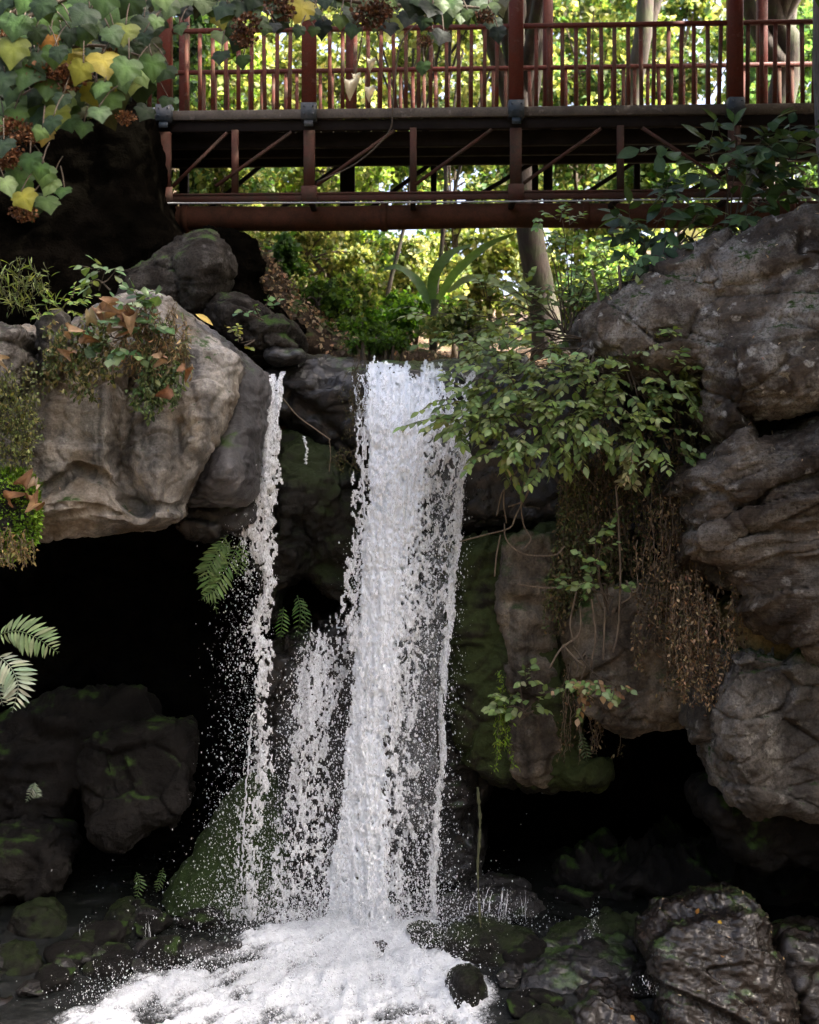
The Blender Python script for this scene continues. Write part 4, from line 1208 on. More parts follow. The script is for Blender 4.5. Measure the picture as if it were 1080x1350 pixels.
# side trickles
for k, (L_, R_, v0, v1, d, lab) in enumerate([
        ([(622, 1170), (612, 1190), (606, 1222)], [(696, 1170), (698, 1190), (700, 1222)], 1168, 1224, 13.75, 'short wide trickle running off the dark step behind the mossy boulder'),
        ([(104, 1205), (102, 1225), (104, 1258)], [(116, 1205), (120, 1225), (122, 1258)], 1206, 1260, 13.35, 'small trickle between the mossy round boulder and the round black boulder'),
        ([(190, 1206), (188, 1222), (190, 1242)], [(200, 1206), (202, 1222), (202, 1242)], 1206, 1244, 13.5, 'narrow white trickle right of the round black boulder on the left'),
        ([(782, 1188), (776, 1205), (770, 1236)], [(793, 1188), (790, 1205), (786, 1236)], 1188, 1238, 13.0, 'faint trickle in the dark right of centre'),
        ([(840, 1285), (842, 1295), (838, 1310)], [(858, 1285), (866, 1295), (880, 1310)], 1285, 1312, 11.9, 'small splash of water beside the large wet brown boulder')]):
    g = G()
    n = [14, 4, 3, 3, 4][k]
    for q in range(n if k < 3 else 0):
        t = rng.random(); vs_ = np.linspace(v0 + rng.uniform(0, .35) * (v1 - v0), v1 - rng.uniform(0, .3) * (v1 - v0), 9)
        uu_ = lerp_line(vs_, L_) * (1 - t) + lerp_line(vs_, R_) * t + np.cumsum(rng.normal(0, .7, 9))
        dd = d - .2 * (vs_ - v0) / (v1 - v0) - .04 * rng.random()
        tube(g, PA(uu_, vs_, dd), (.001 + .003 * rng.random() ** 2) * np.sin(np.linspace(.35, 2.9, 9)) * (1 + .5 * rng.normal(size=9)).clip(.2, 2), 4)
    m = n * 12 if k < 3 else 110
    vq = v0 + (v1 - v0) * rng.random(m) ** .7; tq = rng.normal(.5, .33, m)
    drops(g, PA(lerp_line(vq, L_) * (1 - tq) + lerp_line(vq, R_) * tq, vq, d - .22 * rng.random(m)), .0015 + .005 * rng.random(m) ** 3, 1.8)
    single('trickle', g, M['drop'], lab, 'trickle')

# flung drops and spray (beyond counting)
g = G()
def scatter(n, line, wid, depth, rmin, rmax, v0, v1, pw=1.0, up=0.0):
    v = v0 + (v1 - v0) * rng.random(n) ** pw
    u = lerp_line(v, line) + rng.normal(0, 1, n) * np.interp(v, [v0, v1], wid)
    d = depth(v) + rng.normal(0, .1, n)
    r = rmin + (rmax - rmin) * rng.random(n) ** 3.0
    drops(g, PA(u, v, d), r, 1.5)
scatter(3200, TL, (6, 26), tdep, .0016, .009, 600, 1215, .8)
scatter(1500, [(a - 26, b) for a, b in TL], (12, 26), tdep, .002, .009, 690, 1200, .8)
scatter(4200, LL, (8, 30), lambda v: tdep(v) + .1, .002, .01, 830, 1225, .8)
scatter(3000, LR, (10, 26), lambda v: mdep(v) + .15, .002, .011, 700, 1225, .8)
scatter(3200, ML, (6, 20), mdep, .0016, .00952, 680, 1225, .8)
scatter(7000, [(a + 26, b) for a, b in CR], (8, 28), mdep, .0016, .00952, 640, 1225, .8)
scatter(1400, MR, (3, 16), mdep, .003, .011, 560, 1230, .9)
scatter(500, [(a + 14, b) for a, b in MR], (4, 22), mdep, .002, .006, 700, 1230, .9)
# spray thrown up round the foot of the falls
n = 15000
u = rng.normal(445, 95, n); v = 1232 - np.abs(rng.normal(0, 40, n)) + rng.normal(0, 12, n)
drops(g, PA(u, v, 13.55 + rng.normal(0, .18, n)), .0016 + .008 * rng.random(n) ** 4, 1.4)
n = 20000
th = rng.random(n); u = 560 - 420 * th ** 1.2 + rng.normal(0, 45, n); v = 1235 + 95 * th + rng.normal(0, 26, n)
drops(g, PA(u, v, 13.3 - .9 * th - .25 + rng.normal(0, .1, n)), .0016 + .007 * rng.random(n) ** 4, 1.2)
n = 900
drops(g, PA(rng.normal(640, 34, n), 1226 - np.abs(rng.normal(0, 20, n)), 13.6 + rng.normal(0, .1, n)), .002 + .006 * rng.random(n) ** 3, 1.3)
n = 5000
u = 470 + 150 * rng.uniform(-1, 1, n) + 30 * rng.normal(size=n); v = 1290 + rng.normal(0, 40, n)
drops(g, PA(u, v, np.interp(v, [1210, 1350], [13.4, 11.75]) - .1), .002 + .008 * rng.random(n) ** 3, 1.1)
single('spray', g, M['drop'], kind='stuff')

# the pool under the falls
XS = np.arange(-7.2, 6.2, .022); YS = np.concatenate([np.arange(10.6, 14.9, .022), np.arange(14.9, 17.8, .06)])
gx, gy = np.meshgrid(XS, YS); x, y = gx.ravel(), gy.ravel()
ix, iy = (480 - 540) / F * 13.55, 13.6
dx, dy = x - ix, y - iy
rr = np.hypot(dx, dy); th = np.arctan2(dx, -dy)          # 0 = towards the camera
uu = 540 + F * x / y; zz0 = np.interp(y, [10.6, 11.8, 13.6, 15.0, 18], [.02, .1, .36, .4, .4])
vv = HROW - (zz0 - HC) / y * F
# where air is beaten into it
lb = np.interp(vv, [1205, 1225, 1260, 1300, 1330, 1360, 1500], [400, 330, 235, 150, 90, 20, -200])
rb = np.interp(vv, [1205, 1235, 1270, 1300, 1330, 1360, 1500], [575, 612, 630, 640, 645, 655, 700])
edn = 26 * fbm(np.stack([x * 2.2, y * 2.2, 0 * x], 1), 4, 78, .6)
lb = lb + edn; rb = rb + .8 * edn[::-1]
a = sstep(-26, 60, uu - lb) * sstep(22, -30, uu - rb) * sstep(1198, 1222, vv)
st = fbm(np.stack([th * 5.2, rr * .9, 0 * x], 1), 5, 71, .6)
st2 = fbm(np.stack([th * 11 + .5 * fbm(np.stack([x * 3, y * 3, 0 * x], 1), 3, 79), rr * 2.4, 0 * x + 4], 1), 5, 72, .68)
ch = fbm(np.stack([(x + .8 * y) * 3.2, (y - .45 * x) * 7.5, 0 * x], 1), 5, 73, .65)
foam = a * (.68 + .55 * st + .68 * st2 + .6 * ch + .25 * np.exp(-(rr / 1.0) ** 2)) - .65 * a * sstep(-.05, .45, fbm(np.stack([x * 1.3, y * 1.3, 0 * x], 1), 3, 75)) * sstep(.6, 2.0, rr)
foam = np.where(a > 0, foam, 0) * sstep(0, .3, a)
z = zz0 + a * (.08 * st + .09 * st2 + .1 * ch) + .04 * np.exp(-(rr / .7) ** 2) * a \
    + .03 * fbm(np.stack([x * 2.5, y * 4, 0 * x], 1), 4, 74, .6) + .02 * a * fbm(np.stack([x * 22, y * 16, 0 * x], 1), 3, 76, .65)
nx = len(XS)
ii = (np.arange(len(YS) - 1)[:, None] * nx + np.arange(nx - 1)[None]).ravel()
g = G(); g.add(np.stack([x, y, z], 1), np.stack([ii, ii + 1, ii + nx + 1, ii + nx], 1), np.stack([foam.clip(0, 1.3)] * 3, 1))
single('water', g, M['pool'], kind='structure')
# lumps of foam riding on the pool
g = G()
sel = np.where(foam > .75)[0]
pk = rng.choice(sel, 9000)
pp = np.stack([x[pk], y[pk], z[pk] + .01], 1) + rng.normal(0, .008, (9000, 3))
drops(g, pp, .003 + .009 * rng.random(9000) ** 2, .8)
single('foam', g, M['drop'], kind='stuff')
# stream running in above the lip
XS = np.arange(-1.9, 1.4, .05); YS = np.arange(15.15, 24, .06)
gx, gy = np.meshgrid(XS, YS); x, y = gx.ravel(), gy.ravel()
z = 6.46 + .035 * np.clip(y - 15, 0, 20) + .02 * fbm(np.stack([x * 3, y * 3, 0 * x], 1), 3, 77) - .5 * sstep(15.5, 15.15, y)
nx = len(XS); ii = (np.arange(len(YS) - 1)[:, None] * nx + np.arange(nx - 1)[None]).ravel()
g = G(); g.add(np.stack([x, y, z], 1), np.stack([ii, ii + 1, ii + nx + 1, ii + nx], 1), np.full((len(x), 3), .12))
single('stream', g, M['pool'], kind='structure')

# ================================================================== PLANTS
UP = np.array([0, 0, 1.0]); TOCAM = np.array([0, -1.0, 0])


def twig_leaves(gl, gs, base, tip, nl, size, cols, tm=T_ELL, wid=.85, droop=.25, rad=.006, sag=.1, face=.5):
    """one twig with leaves alternating along it and one at its end"""
    base, tip = np.asarray(base, float), np.asarray(tip, float)
    L = np.linalg.norm(tip - base)
    mid = (base + tip) / 2 + np.array([0, 0, sag * L]) + rng.normal(0, .06 * L, 3)
    path = smooth_path([base, mid, tip], 8)
    tube(gs, path, np.linspace(rad, rad * .4, len(path)), 4, cap=False)
    t = np.linspace(.18, 1, nl)
    k = t * (len(path) - 1)
    pos = np.stack([np.interp(k, np.arange(len(path)), path[:, j]) for j in range(3)], 1)
    ax = nrm(tip - base)
    side = nrm(np.cross(ax, UP) + 1e-6)
    sgn = np.where(np.arange(nl) % 2, 1, -1)[:, None]
    d = ax[None] * rng.uniform(.35, .8, (nl, 1)) + side[None] * sgn * rng.uniform(.5, 1, (nl, 1)) - UP * rng.uniform(0, 2 * droop, (nl, 1))
    d[-1] = ax - UP * droop
    n = UP[None] * rng.uniform(.5, 1, (nl, 1)) + TOCAM * face * rng.uniform(.3, 1.3, (nl, 1)) + rng.normal(0, .28, (nl, 3))
    put_leaves(gl, tm, pos, d, n, size * rng.uniform(.6, 1.15, nl), wid * rng.uniform(.85, 1.15, nl), pal(cols, nl))


def bush(label, root, clusters, depth, leaf, cols, name='shrub', cat='shrub', limbs=6, group=None, twl=.32, nl=6, mat='leaf', stem='stem', tm=T_ELL, wid=.85, spread=.12, droop=.25, face=.5):
    """clusters: (u, v, ru, rv, twigs, ddepth)"""
    gl, gs = G(), G()
    root = np.asarray(root, float)
    for (u, v, ru, rv, n, dd) in clusters:
        c = P(u, v, depth + dd)
        mid = (root + c) / 2 + np.array([0, 0, .12 * np.linalg.norm(c - root)]) + rng.normal(0, .07, 3)
        path = smooth_path([root + rng.normal(0, .04, 3), mid, c], 12)
        tube(gs, path, np.linspace(.011, .004, len(path)), 5, cap=False)
        out = nrm(c - root)
        for k in range(n):
            p = P(u + rng.normal(0, ru * .6), v + rng.normal(0, rv * .6), depth + dd + rng.normal(0, spread))
            b = c + (p - c) * .25 + rng.normal(0, .02, 3)
            dr = nrm(p - c) * .6 + out * .5 + rng.normal(0, .35, 3) + TOCAM * .25
            tip = p + nrm(dr) * twl * rng.uniform(.6, 1.1)
            twig_leaves(gl, gs, b + (p - b) * .6, tip, nl, leaf, cols, tm, wid, droop, face=face)
    parts = [('leaves', gl, M[mat]), ('branches', gs, M[stem])]
    return multi(name, parts, label, cat, group)


# the shrub leaning over the right side of the fall
bush('broad leafy shrub leaning over the right edge of the main fall', P(790, 452, 13.5),
     [(640, 545, 42, 24, 18, -.25), (605, 555, 22, 16, 8, -.3), (672, 500, 40, 22, 14, -.1), (735, 500, 42, 25, 17, -.15), (795, 490, 40, 22, 15, -.1), (835, 515, 36, 24, 15, -.15),
      (880, 470, 30, 24, 13, -.1), (900, 520, 22, 22, 8, -.1), (690, 560, 42, 24, 17, -.3), (745, 560, 42, 26, 18, -.35), (800, 560, 38, 22, 15, -.3), (850, 565, 34, 18, 11, -.25),
      (664, 590, 26, 22, 10, -.35), (730, 595, 36, 16, 11, -.35), (650, 470, 30, 14, 8, 0), (880, 590, 24, 14, 7, -.2), (700, 470, 36, 16, 11, .1), (905, 465, 18, 18, 6, -.1), (860, 430, 30, 18, 9, .0), (815, 455, 30, 16, 9, 0), (890, 500, 30, 30, 9, -.2), (620, 520, 30, 20, 8, -.2), (770, 530, 50, 30, 14, -.35), (700, 520, 40, 30, 12, -.35)],
     13.3, .115, GREYGREEN + GREYGREEN + [(.26, .31, .15), (.2, .25, .07)], nl=10, twl=.32, wid=.66)
bush('pale airy shrub behind the leafy one, at the brink of the fall', P(745, 440, 14.3),
     [(660, 430, 34, 14, 8, 0), (610, 440, 34, 16, 8, .1), (700, 410, 30, 16, 8, 0), (745, 430, 30, 16, 8, 0), (790, 430, 30, 18, 8, -.2), (640, 395, 30, 14, 6, .3), (570, 412, 26, 10, 5, .4), (680, 385, 26, 10, 5, .1), (850, 440, 26, 16, 6, -.6), (585, 450, 26, 10, 5, .2), (720, 455, 34, 12, 7, -.2), (800, 400, 26, 16, 7, -.5), (835, 385, 22, 16, 6, -.6), (770, 390, 24, 18, 7, -.3), (860, 410, 24, 16, 6, -.8), (730, 395, 26, 16, 7, -.2)],
     14.4, .115, GREYGREEN + [(.1, .16, .05)], nl=7, twl=.3)
bush('tall thin sprig rising in front of the pipe', P(752, 440, 13.9),
     [(742, 290, 20, 10, 5, 0), (712, 292, 8, 8, 2, 0), (755, 320, 14, 12, 4, 0), (735, 340, 18, 14, 5, 0), (760, 365, 18, 14, 5, 0), (770, 400, 20, 14, 6, 0), (722, 385, 14, 12, 4, 0), (800, 350, 12, 12, 3, 0)],
     13.9, .085, [(.1, .19, .06), (.14, .22, .08), (.17, .25, .1)], nl=7, twl=.2)
bush('dark green large leaved bush on top of the lichen spotted rock', P(960, 300, 14.2),
     [(930, 215, 40, 16, 7, 0), (985, 205, 36, 14, 7, 0), (1040, 195, 40, 14, 7, 0), (960, 240, 40, 14, 6, -.1), (1060, 225, 30, 14, 5, 0), (1020, 240, 30, 12, 5, .1)],
     14.0, .24, DARKGREEN + [(.07, .12, .05)], nl=6, twl=.4, wid=.7, droop=.4)
bush('dark leaved sapling left of the lichen spotted rock, drooping before the pipe', P(845, 380, 14.0),
     [(880, 275, 26, 12, 6, 0), (850, 315, 26, 14, 6, 0), (905, 300, 30, 12, 6, 0), (950, 305, 26, 8, 5, -.1), (825, 330, 22, 14, 5, .1), (865, 345, 18, 12, 3, 0), (985, 285, 22, 10, 4, .1)],
     13.8, .24, DARKGREEN + [(.08, .13, .06)], nl=6, twl=.38, wid=.62, droop=.45)
gs = G()
for pl in ([(795, 520), (782, 450), (790, 400), (780, 355)], [(855, 425), (868, 395), (878, 370), (872, 345)], [(845, 420), (850, 390), (852, 350)], [(815, 410), (818, 380), (816, 350)]):
    tube(gs, smooth_path([P(a, b, 13.6) for a, b in pl], 14), .016, 6)
single('bare_saplings', gs, M['root'], 'bare pale stems standing against the left end of the lichen spotted rock', 'stems')

# ---- hanging strands
def strands(label, lines, depth, cols, leaf, per_m, name='creeper', cat='creeper', mat='leaf', stem='stem', rad=.006, wid=.6, tm=T_ELL, group=None, wob=.04, hang=1.2, face=.8, partname='leaves'):
    gl, gs = G(), G()
    for pl in lines:
        dd = depth + rng.normal(0, .05)
        path = smooth_path([P(a, b, dd) for a, b in pl], 22)
        path[1:] += np.cumsum(rng.normal(0, wob * .25, (len(path) - 1, 3)) * np.array([1, .6, .3]), 0)
        tube(gs, path, np.linspace(rad, rad * .5, len(path)), 4, cap=False)
        Ln = np.linalg.norm(np.diff(path, axis=0), axis=1).sum()
        n = max(1, int(Ln * per_m))
        k = rng.uniform(0, len(path) - 1, n)
        pos = np.stack([np.interp(k, np.arange(len(path)), path[:, j]) for j in range(3)], 1) + rng.normal(0, .02, (n, 3))
        put_leaves(gl, tm, pos, rdir(n, (0, -.3, -hang)), rdir(n, (0, -face, .5)), leaf * rng.uniform(.5, 1.3, n), wid * rng.uniform(.7, 1.3, n), pal(cols, n, .3))
    return multi(name, [(partname, gl, M[mat]), ('stems', gs, M[stem])], label, cat, group)


def fall_lines(n, u0, u1, v0, v1, spread=14, dv=60):
    out = []
    for _ in range(n):
        a = rng.uniform(u0, u1); b = a + rng.normal(0, spread)
        s = v0 + rng.uniform(-.3, 1) * dv; e = v1 - rng.uniform(0, dv)
        if e < s + 20: e = s + 30
        out.append([(a, s), ((a + b) / 2 + rng.normal(0, 5), (s + e) / 2), (b, e)])
    return out


strands('thick curtain of dead brown vines hanging down to the grey block', fall_lines(46, 838, 930, 670, 930, 12, 120), 13.1, DRYDARK + [(.16, .11, .06)], .045, 75, 'dead_vines', 'dead vines', 'leaf_dry', 'root', .005, .5)
strands('ragged tuft of pale dry vines hanging under the layered rock', fall_lines(42, 888, 972, 765, 938, 7, 60), 12.55, DRY + DRYDARK + DRYDARK, .042, 80, 'dead_vines', 'dead vines', 'leaf_dry', 'root', .004, .5)
strands('dim mat of brown roots and dead leaves under the shrub, upper part', fall_lines(70, 770, 925, 560, 780, 22, 90), 13.6, DRYDARK + [(.04, .045, .016), (.03, .045, .015), (.06, .07, .025)], .045, 60, 'dead_vines', 'dead vines', 'leaf_dry', 'stem', .006, .6)
strands('mossy tangle hanging on the wall right of the stained column', fall_lines(60, 738, 800, 600, 840, 14, 70), 13.75, [(.045, .06, .02), (.07, .08, .03), (.09, .08, .04), (.12, .09, .045)], .045, 80, 'hanging_moss', 'hanging moss', 'leaf_dry', 'stem', .005, .6)
strands('sparse brown roots hanging left of the blunt grey block', fall_lines(20, 735, 800, 860, 1010, 10, 50), 13.7, DRYDARK, .04, 40, 'dead_vines', 'dead vines', 'leaf_dry', 'root', .005, .5)
strands('pale cream withered leaf bunch hanging below the shrub', [[(822, 580), (824, 610), (826, 642)], [(830, 590), (829, 615), (824, 640)], [(818, 585), (820, 612), (832, 640)]], 13.0, [(.3, .3, .17), (.4, .38, .24), (.22, .25, .12)], .1, 60, 'withered_leaves', 'leaf bunch', 'leaf_dry', 'stem', .006, .6)
strands('bright green algae strands hanging from the mossy wall corner', [[(660, 925), (660, 965), (663, 1010)], [(656, 930), (658, 970), (660, 1000)], [(664, 935), (665, 960), (664, 985)], [(658, 885), (656, 900), (654, 915)], [(662, 925), (660, 960), (658, 1015)]], 13.6, [(.11, .18, .015), (.15, .22, .02), (.08, .14, .012)], .05, 130, 'algae', 'algae', 'leaf', 'twig_green', .008, .35)
g = G(); tube(g, smooth_path([P(630, 1038, 13.75), P(633, 1090, 13.6), P(630, 1150, 13.4), P(634, 1225, 13.05)], 40) + 0, np.linspace(.017, .012, 40) * (1 + .3 * rng.normal(size=40)).clip(.4, 1.6), 6)
single('algae_rope', g, M['twig_green'], 'long slimy rope of algae hanging from the wall to the mossy boulder', 'algae')
# thin bare roots in front of the black wall block
g = G()
for pl in ([(716, 600), (700, 640), (680, 680), (672, 696), (640, 705), (606, 714)], [(690, 612), (668, 640), (664, 662), (668, 690)], [(706, 600), (688, 650), (690, 690), (700, 710), (690, 725)], [(665, 690), (668, 712), (690, 730), (730, 732), (745, 720)], [(700, 640), (690, 660), (670, 668)], [(722, 572), (750, 600), (790, 648)], [(700, 620), (740, 622), (760, 640)], [(660, 705), (655, 730), (652, 760)], [(682, 770), (720, 775), (760, 772)], [(672, 640), (662, 650), (655, 680)]):
    tube(g, smooth_path([P(a, b, 13.55 if b < 700 else 13.5) for a, b in pl], 20), .0085, 5)
single('roots', g, M['root'], 'loop of thin bare pale roots dangling before the black wall block', 'roots')
g = G()
for pl in ([(812, 640), (816, 700), (818, 760), (815, 830), (808, 860)], [(765, 800), (764, 835), (740, 855), (725, 880)], [(780, 790), (785, 840), (778, 880)], [(742, 850), (760, 870), (772, 880)], [(798, 800), (796, 850), (795, 870)], [(760, 780), (752, 820), (756, 845)], [(826, 765), (832, 785), (820, 795)]):
    tube(g, smooth_path([P(a, b, 13.25) for a, b in pl], 16), .011, 5)
single('roots', g, M['root'], 'crooked pale woody roots hanging down the mossy tangle', 'roots')
g = G(); tube(g, smooth_path([P(372, 524, 14.3), P(392, 548, 14.3), P(415, 565, 14.25), P(436, 580, 14.2)], 14), .008, 5)
tube(g, smooth_path([P(434, 578, 14.2), P(436, 600, 14.2), P(434, 622, 14.2)], 8), .005, 5)
single('bare_twig', g, M['root'], 'bare twig stuck on the black ledge between the two falls', 'twig')
strands('little tuft of yellowish moss dripping from the black ledge between the falls', fall_lines(9, 432, 475, 585, 625, 4, 14), 14.25, [(.1, .09, .03), (.06, .07, .02)], .025, 60, 'hanging_moss', 'hanging moss', 'leaf_dry', 'stem', .004, .5)
strands('thin trail of moss clinging beside the right edge of the lip ledge', fall_lines(14, 462, 482, 478, 580, 4, 40), 14.3, [(.05, .055, .02), (.08, .07, .03)], .025, 70, 'hanging_moss', 'hanging moss', 'leaf_dry', 'stem', .004, .5)

bush('upright leafy sprig in the middle of the hanging mossy tangle', P(800, 800, 13.3), [(795, 705, 14, 10, 3, 0), (785, 720, 10, 8, 2, 0), (785, 770, 20, 12, 5, 0), (760, 772, 14, 8, 3, 0), (806, 770, 14, 10, 3, 0), (790, 745, 16, 10, 3, 0)], 13.1, .105, GREYGREEN, 'leafy_sprig', 'plant', nl=5, twl=.18)
bush('grey green sprig standing out at the mossy wall corner above the algae', P(700, 940, 13.7), [(690, 900, 18, 10, 5, 0), (672, 925, 20, 10, 5, 0), (704, 925, 14, 10, 4, 0), (655, 936, 10, 6, 3, 0)], 13.5, .105, GREYGREEN, 'leafy_sprig', 'plant', nl=5, twl=.17)
bush('half withered sprig just left of the blunt grey block', P(760, 860, 13.4), [(765, 900, 20, 10, 6, 0), (790, 900, 22, 10, 5, 0), (752, 905, 14, 10, 4, 0), (772, 918, 16, 8, 3, 0), (812, 905, 12, 8, 3, 0)], 13.2, .09, GREYGREEN + DRY, 'leafy_sprig', 'plant', nl=6, twl=.18)

# ---- left overhang plants
bush('low green plant with round leaves on top of the pale overhang', P(175, 440, 12.7),
     [(175, 408, 16, 10, 5, 0), (190, 396, 16, 8, 4, 0), (150, 412, 16, 10, 4, 0), (196, 425, 12, 10, 4, -.05), (150, 440, 18, 10, 5, -.1), (128, 455, 14, 8, 4, -.1), (160, 460, 14, 8, 3, -.15)],
     12.6, .12, [(.07, .13, .05), (.1, .17, .07), (.05, .1, .04), (.2, .26, .14)], nl=5, twl=.16, wid=1.1)
bush('feathery bright green clump behind the pale overhang', P(75, 440, 13.0), [(80, 405, 18, 14, 6, 0), (66, 418, 14, 10, 4, 0), (100, 400, 14, 10, 5, 0), (110, 425, 14, 10, 4, 0)], 12.9, .075, BRIGHT, 'plant', 'plant', nl=8, twl=.16, wid=.55)
bush('small broad leaved seedling below the tall cracked boulder', P(140, 372, 13.9), [(138, 358, 14, 5, 4, 0), (120, 372, 14, 6, 3, 0), (150, 360, 8, 5, 2, 0)], 13.9, .13, [(.09, .15, .06), (.13, .18, .09)], 'plant', 'plant', nl=4, twl=.14)
bush('small green sprout on the low brown boulder', P(345, 422, 13.9), [(345, 408, 12, 6, 3, 0), (330, 415, 8, 4, 2, 0)], 13.9, .085, GREEN, 'plant', 'plant', nl=4, twl=.12)
bush('tiny yellowish plant by the low brown boulder', P(318, 455, 13.6), [(310, 440, 10, 8, 3, 0), (318, 452, 8, 6, 2, 0)], 13.7, .06, [(.25, .25, .04), (.14, .17, .04)], 'plant', 'plant', nl=5, twl=.1)
strands('fern like creeper trailing down the right side of the pale overhang', fall_lines(20, 188, 218, 470, 552, 7, 40) + fall_lines(6, 222, 238, 480, 540, 4, 20), 12.55, [(.06, .1, .04), (.09, .13, .055), (.12, .15, .07)], .065, 110, 'creeper', 'creeper', 'leaf', 'stem', .004, .55)
strands('tan dry grass and roots drooping over the pale overhang', fall_lines(60, 160, 246, 410, 500, 14, 45), 12.6, [(.2, .15, .08), (.28, .2, .11), (.12, .1, .05), (.1, .12, .05)], .07, 60, 'dry_grass', 'dry grass', 'leaf_dry', 'root', .004, .25)
strands('mixed green creeper between the two grey stones on the left overhang', fall_lines(34, 60, 140, 430, 530, 14, 50), 12.45, [(.08, .1, .04), (.13, .14, .06), (.2, .17, .09), (.06, .09, .03)], .055, 80, 'creeper', 'creeper', 'leaf', 'stem', .004, .6)
strands('yellowish moss fringe hanging down the brown face at the left edge', fall_lines(26, -20, 46, 490, 640, 8, 60), 12.1, [(.1, .12, .04), (.15, .15, .06), (.07, .09, .03)], .04, 100, 'creeper', 'creeper', 'leaf', 'twig_green', .005, .6)
strands('wispy grass blades hanging at the far left above the grey boulder', fall_lines(22, -20, 60, 345, 420, 22, 25), 12.6, [(.09, .13, .04), (.14, .17, .06)], .12, 22, 'grass_tuft', 'grass', 'leaf', 'twig_green', .004, .14, hang=-.4)


def cushion(label, poly, d, n, cols, leaf, droplines):
    g0 = rock_mesh(poly, d, .5, s=6, r=40, RD=.3, rb=40, amp=(.04, .03, .02, .015), edge=5)
    V = g0.verts()
    k = rng.integers(0, len(V), n)
    cc = V.mean(0)
    nn = nrm(V[k] - cc - np.array([0, .2, 0]))
    gl = G()
    put_leaves(gl, T_SIM, V[k] + rng.normal(0, .018, (n, 3)), nrm(nn + rng.normal(0, .5, (n, 3))), rdir(n, (0, -.3, .8)), leaf * rng.uniform(.5, 1.3, n), .7, pal(cols, n, .25))
    gs = G()
    gd = G()
    for pl in droplines:
        path = smooth_path([P(a, b, d - .1) for a, b in pl], 10); tube(gs, path, .004, 4)
        m = 22; kk = rng.uniform(0, len(path) - 1, m)
        pos = np.stack([np.interp(kk, np.arange(len(path)), path[:, j]) for j in range(3)], 1) + rng.normal(0, .012, (m, 3))
        put_leaves(gd, T_SIM, pos, rdir(m, (0, 0, -1)), rdir(m, (0, -1, 0)), .05 * rng.uniform(.5, 1.2, m), .5, pal([(.17, .13, .05), (.22, .16, .07), (.1, .11, .03)], m))
    multi('moss_cushion', [('mound', g0, RM['moss']), ('moss_leaves', gl, M['moss']), ('dead_fringe', gd, M['leaf_dry'], [('stems', gs, M['root'])])], label, 'moss')


cushion('bright green moss cushion bulging in at the left edge', [(-50, 628), (0, 616), (20, 622), (40, 640), (46, 668), (42, 700), (26, 722), (0, 735), (-50, 740)], 11.9, 9000,
        [(.09, .17, .02), (.12, .22, .025), (.06, .12, .015), (.16, .25, .04)], .05, fall_lines(20, -10, 44, 700, 752, 3, 20))

# curled dead leaves caught in the plants
gtpl = [('left rock', 12.45, [(118, 412), (128, 405), (140, 400), (150, 398), (160, 408), (146, 424), (158, 426), (110, 440), (92, 442), (90, 462), (238, 488), (224, 512), (8, 472), (30, 640), (46, 632), (14, 664), (40, 655), (48, 668), (170, 418), (205, 470)])]
for where, d, spots in gtpl:
    for (u, v) in spots:
        g = G()
        big = .19 if 95 < u < 175 and v < 430 else .15
        put_leaves(g, T_CURL, [P(u, v, d - (.6 if u < 60 else .12))], rdir(1, (.2, -.2, -.9)), rdir(1, (0, -.9, .5)), big * rng.uniform(.8, 1.15), rng.uniform(.5, .9), pal([(.22, .125, .065), (.26, .165, .1), (.17, .09, .045), (.3, .22, .15)], 1))
        single('dead_leaf', g, M['leaf_dry'], 'curled brown dead leaf caught among the plants and moss on the left overhang', 'dead leaf', 'dead leaves on the left overhang')
g = G()
put_leaves(g, T_ELL, [P(258, 414, 13.6)], [(1, 0, -.5)], [(0, -.6, .8)], .22, .5, [(.5, .36, .1)])
single('dead_leaf', g, M['leaf_dry'], 'long yellow leaf lying on the slope right of the pale overhang', 'fallen leaf')
for (u, v, d, lab) in [(952, 1216, 11.25, 'yellow leaf lying near the top of the large wet brown boulder'), (952, 1262, 11.15, 'small tan leaf stuck halfway down the large wet brown boulder'), (806, 1329, 11.25, 'orange leaf on the brown stone beside the large wet boulder'), (832, 1338, 11.2, 'pale fallen leaf close to the left foot of the large wet boulder'), (918, 1205, 11.35, 'thin tan leaf on the upper left shoulder of the large wet boulder')]:
    g = G(); put_leaves(g, T_ELL, [P(u, v, d)], rdir(1, (.4, 0, .1)), [(0, -.8, .6)],   .06, .7, [(.3, .2, .025) if 'yellow' in lab else (.2, .1, .025)])
    single('fallen_leaf', g, M['leaf_dry'], lab, 'fallen leaf')


# ---- ferns
def fern(label, fronds, depth, cols, name='fern'):
    parts = []
    for (pl, w) in fronds:
        g = G()
        path = smooth_path([P(a, b, depth + dd) for a, b, dd in pl], 26)
        NP = int(max(9, np.linalg.norm(np.diff(np.array(pl)[:, :2], axis=0), axis=1).sum() / 5.2))
        tube(g, path, np.linspace(.006, .002, len(path)), 4, tint=np.array(cols[0]) * .8)
        t = np.linspace(0, 1, NP)
        k = (.08 + .92 * t) * (len(path) - 1)
        pos = np.stack([np.interp(k, np.arange(len(path)), path[:, j]) for j in range(3)], 1)
        tan = nrm(np.gradient(pos, axis=0))
        side = nrm(np.cross(tan, TOCAM + .5 * UP))
        wl = w / F * depth * np.sin(np.pi * (.16 + .82 * t)) ** .9
        col = pal(cols, NP, .12)
        for sg in (1, -1):
            d = side * sg + tan * .45 - UP * .15 + rng.normal(0, .06, (NP, 3))
            put_leaves(g, T_ELL, pos, d, nrm(TOCAM + .6 * UP) + rng.normal(0, .25, (NP, 3)), wl * rng.uniform(.8, 1.15, NP), .26, col)
        parts.append(('frond', g, M['leaf']))
    multi(name, parts, label, 'fern')


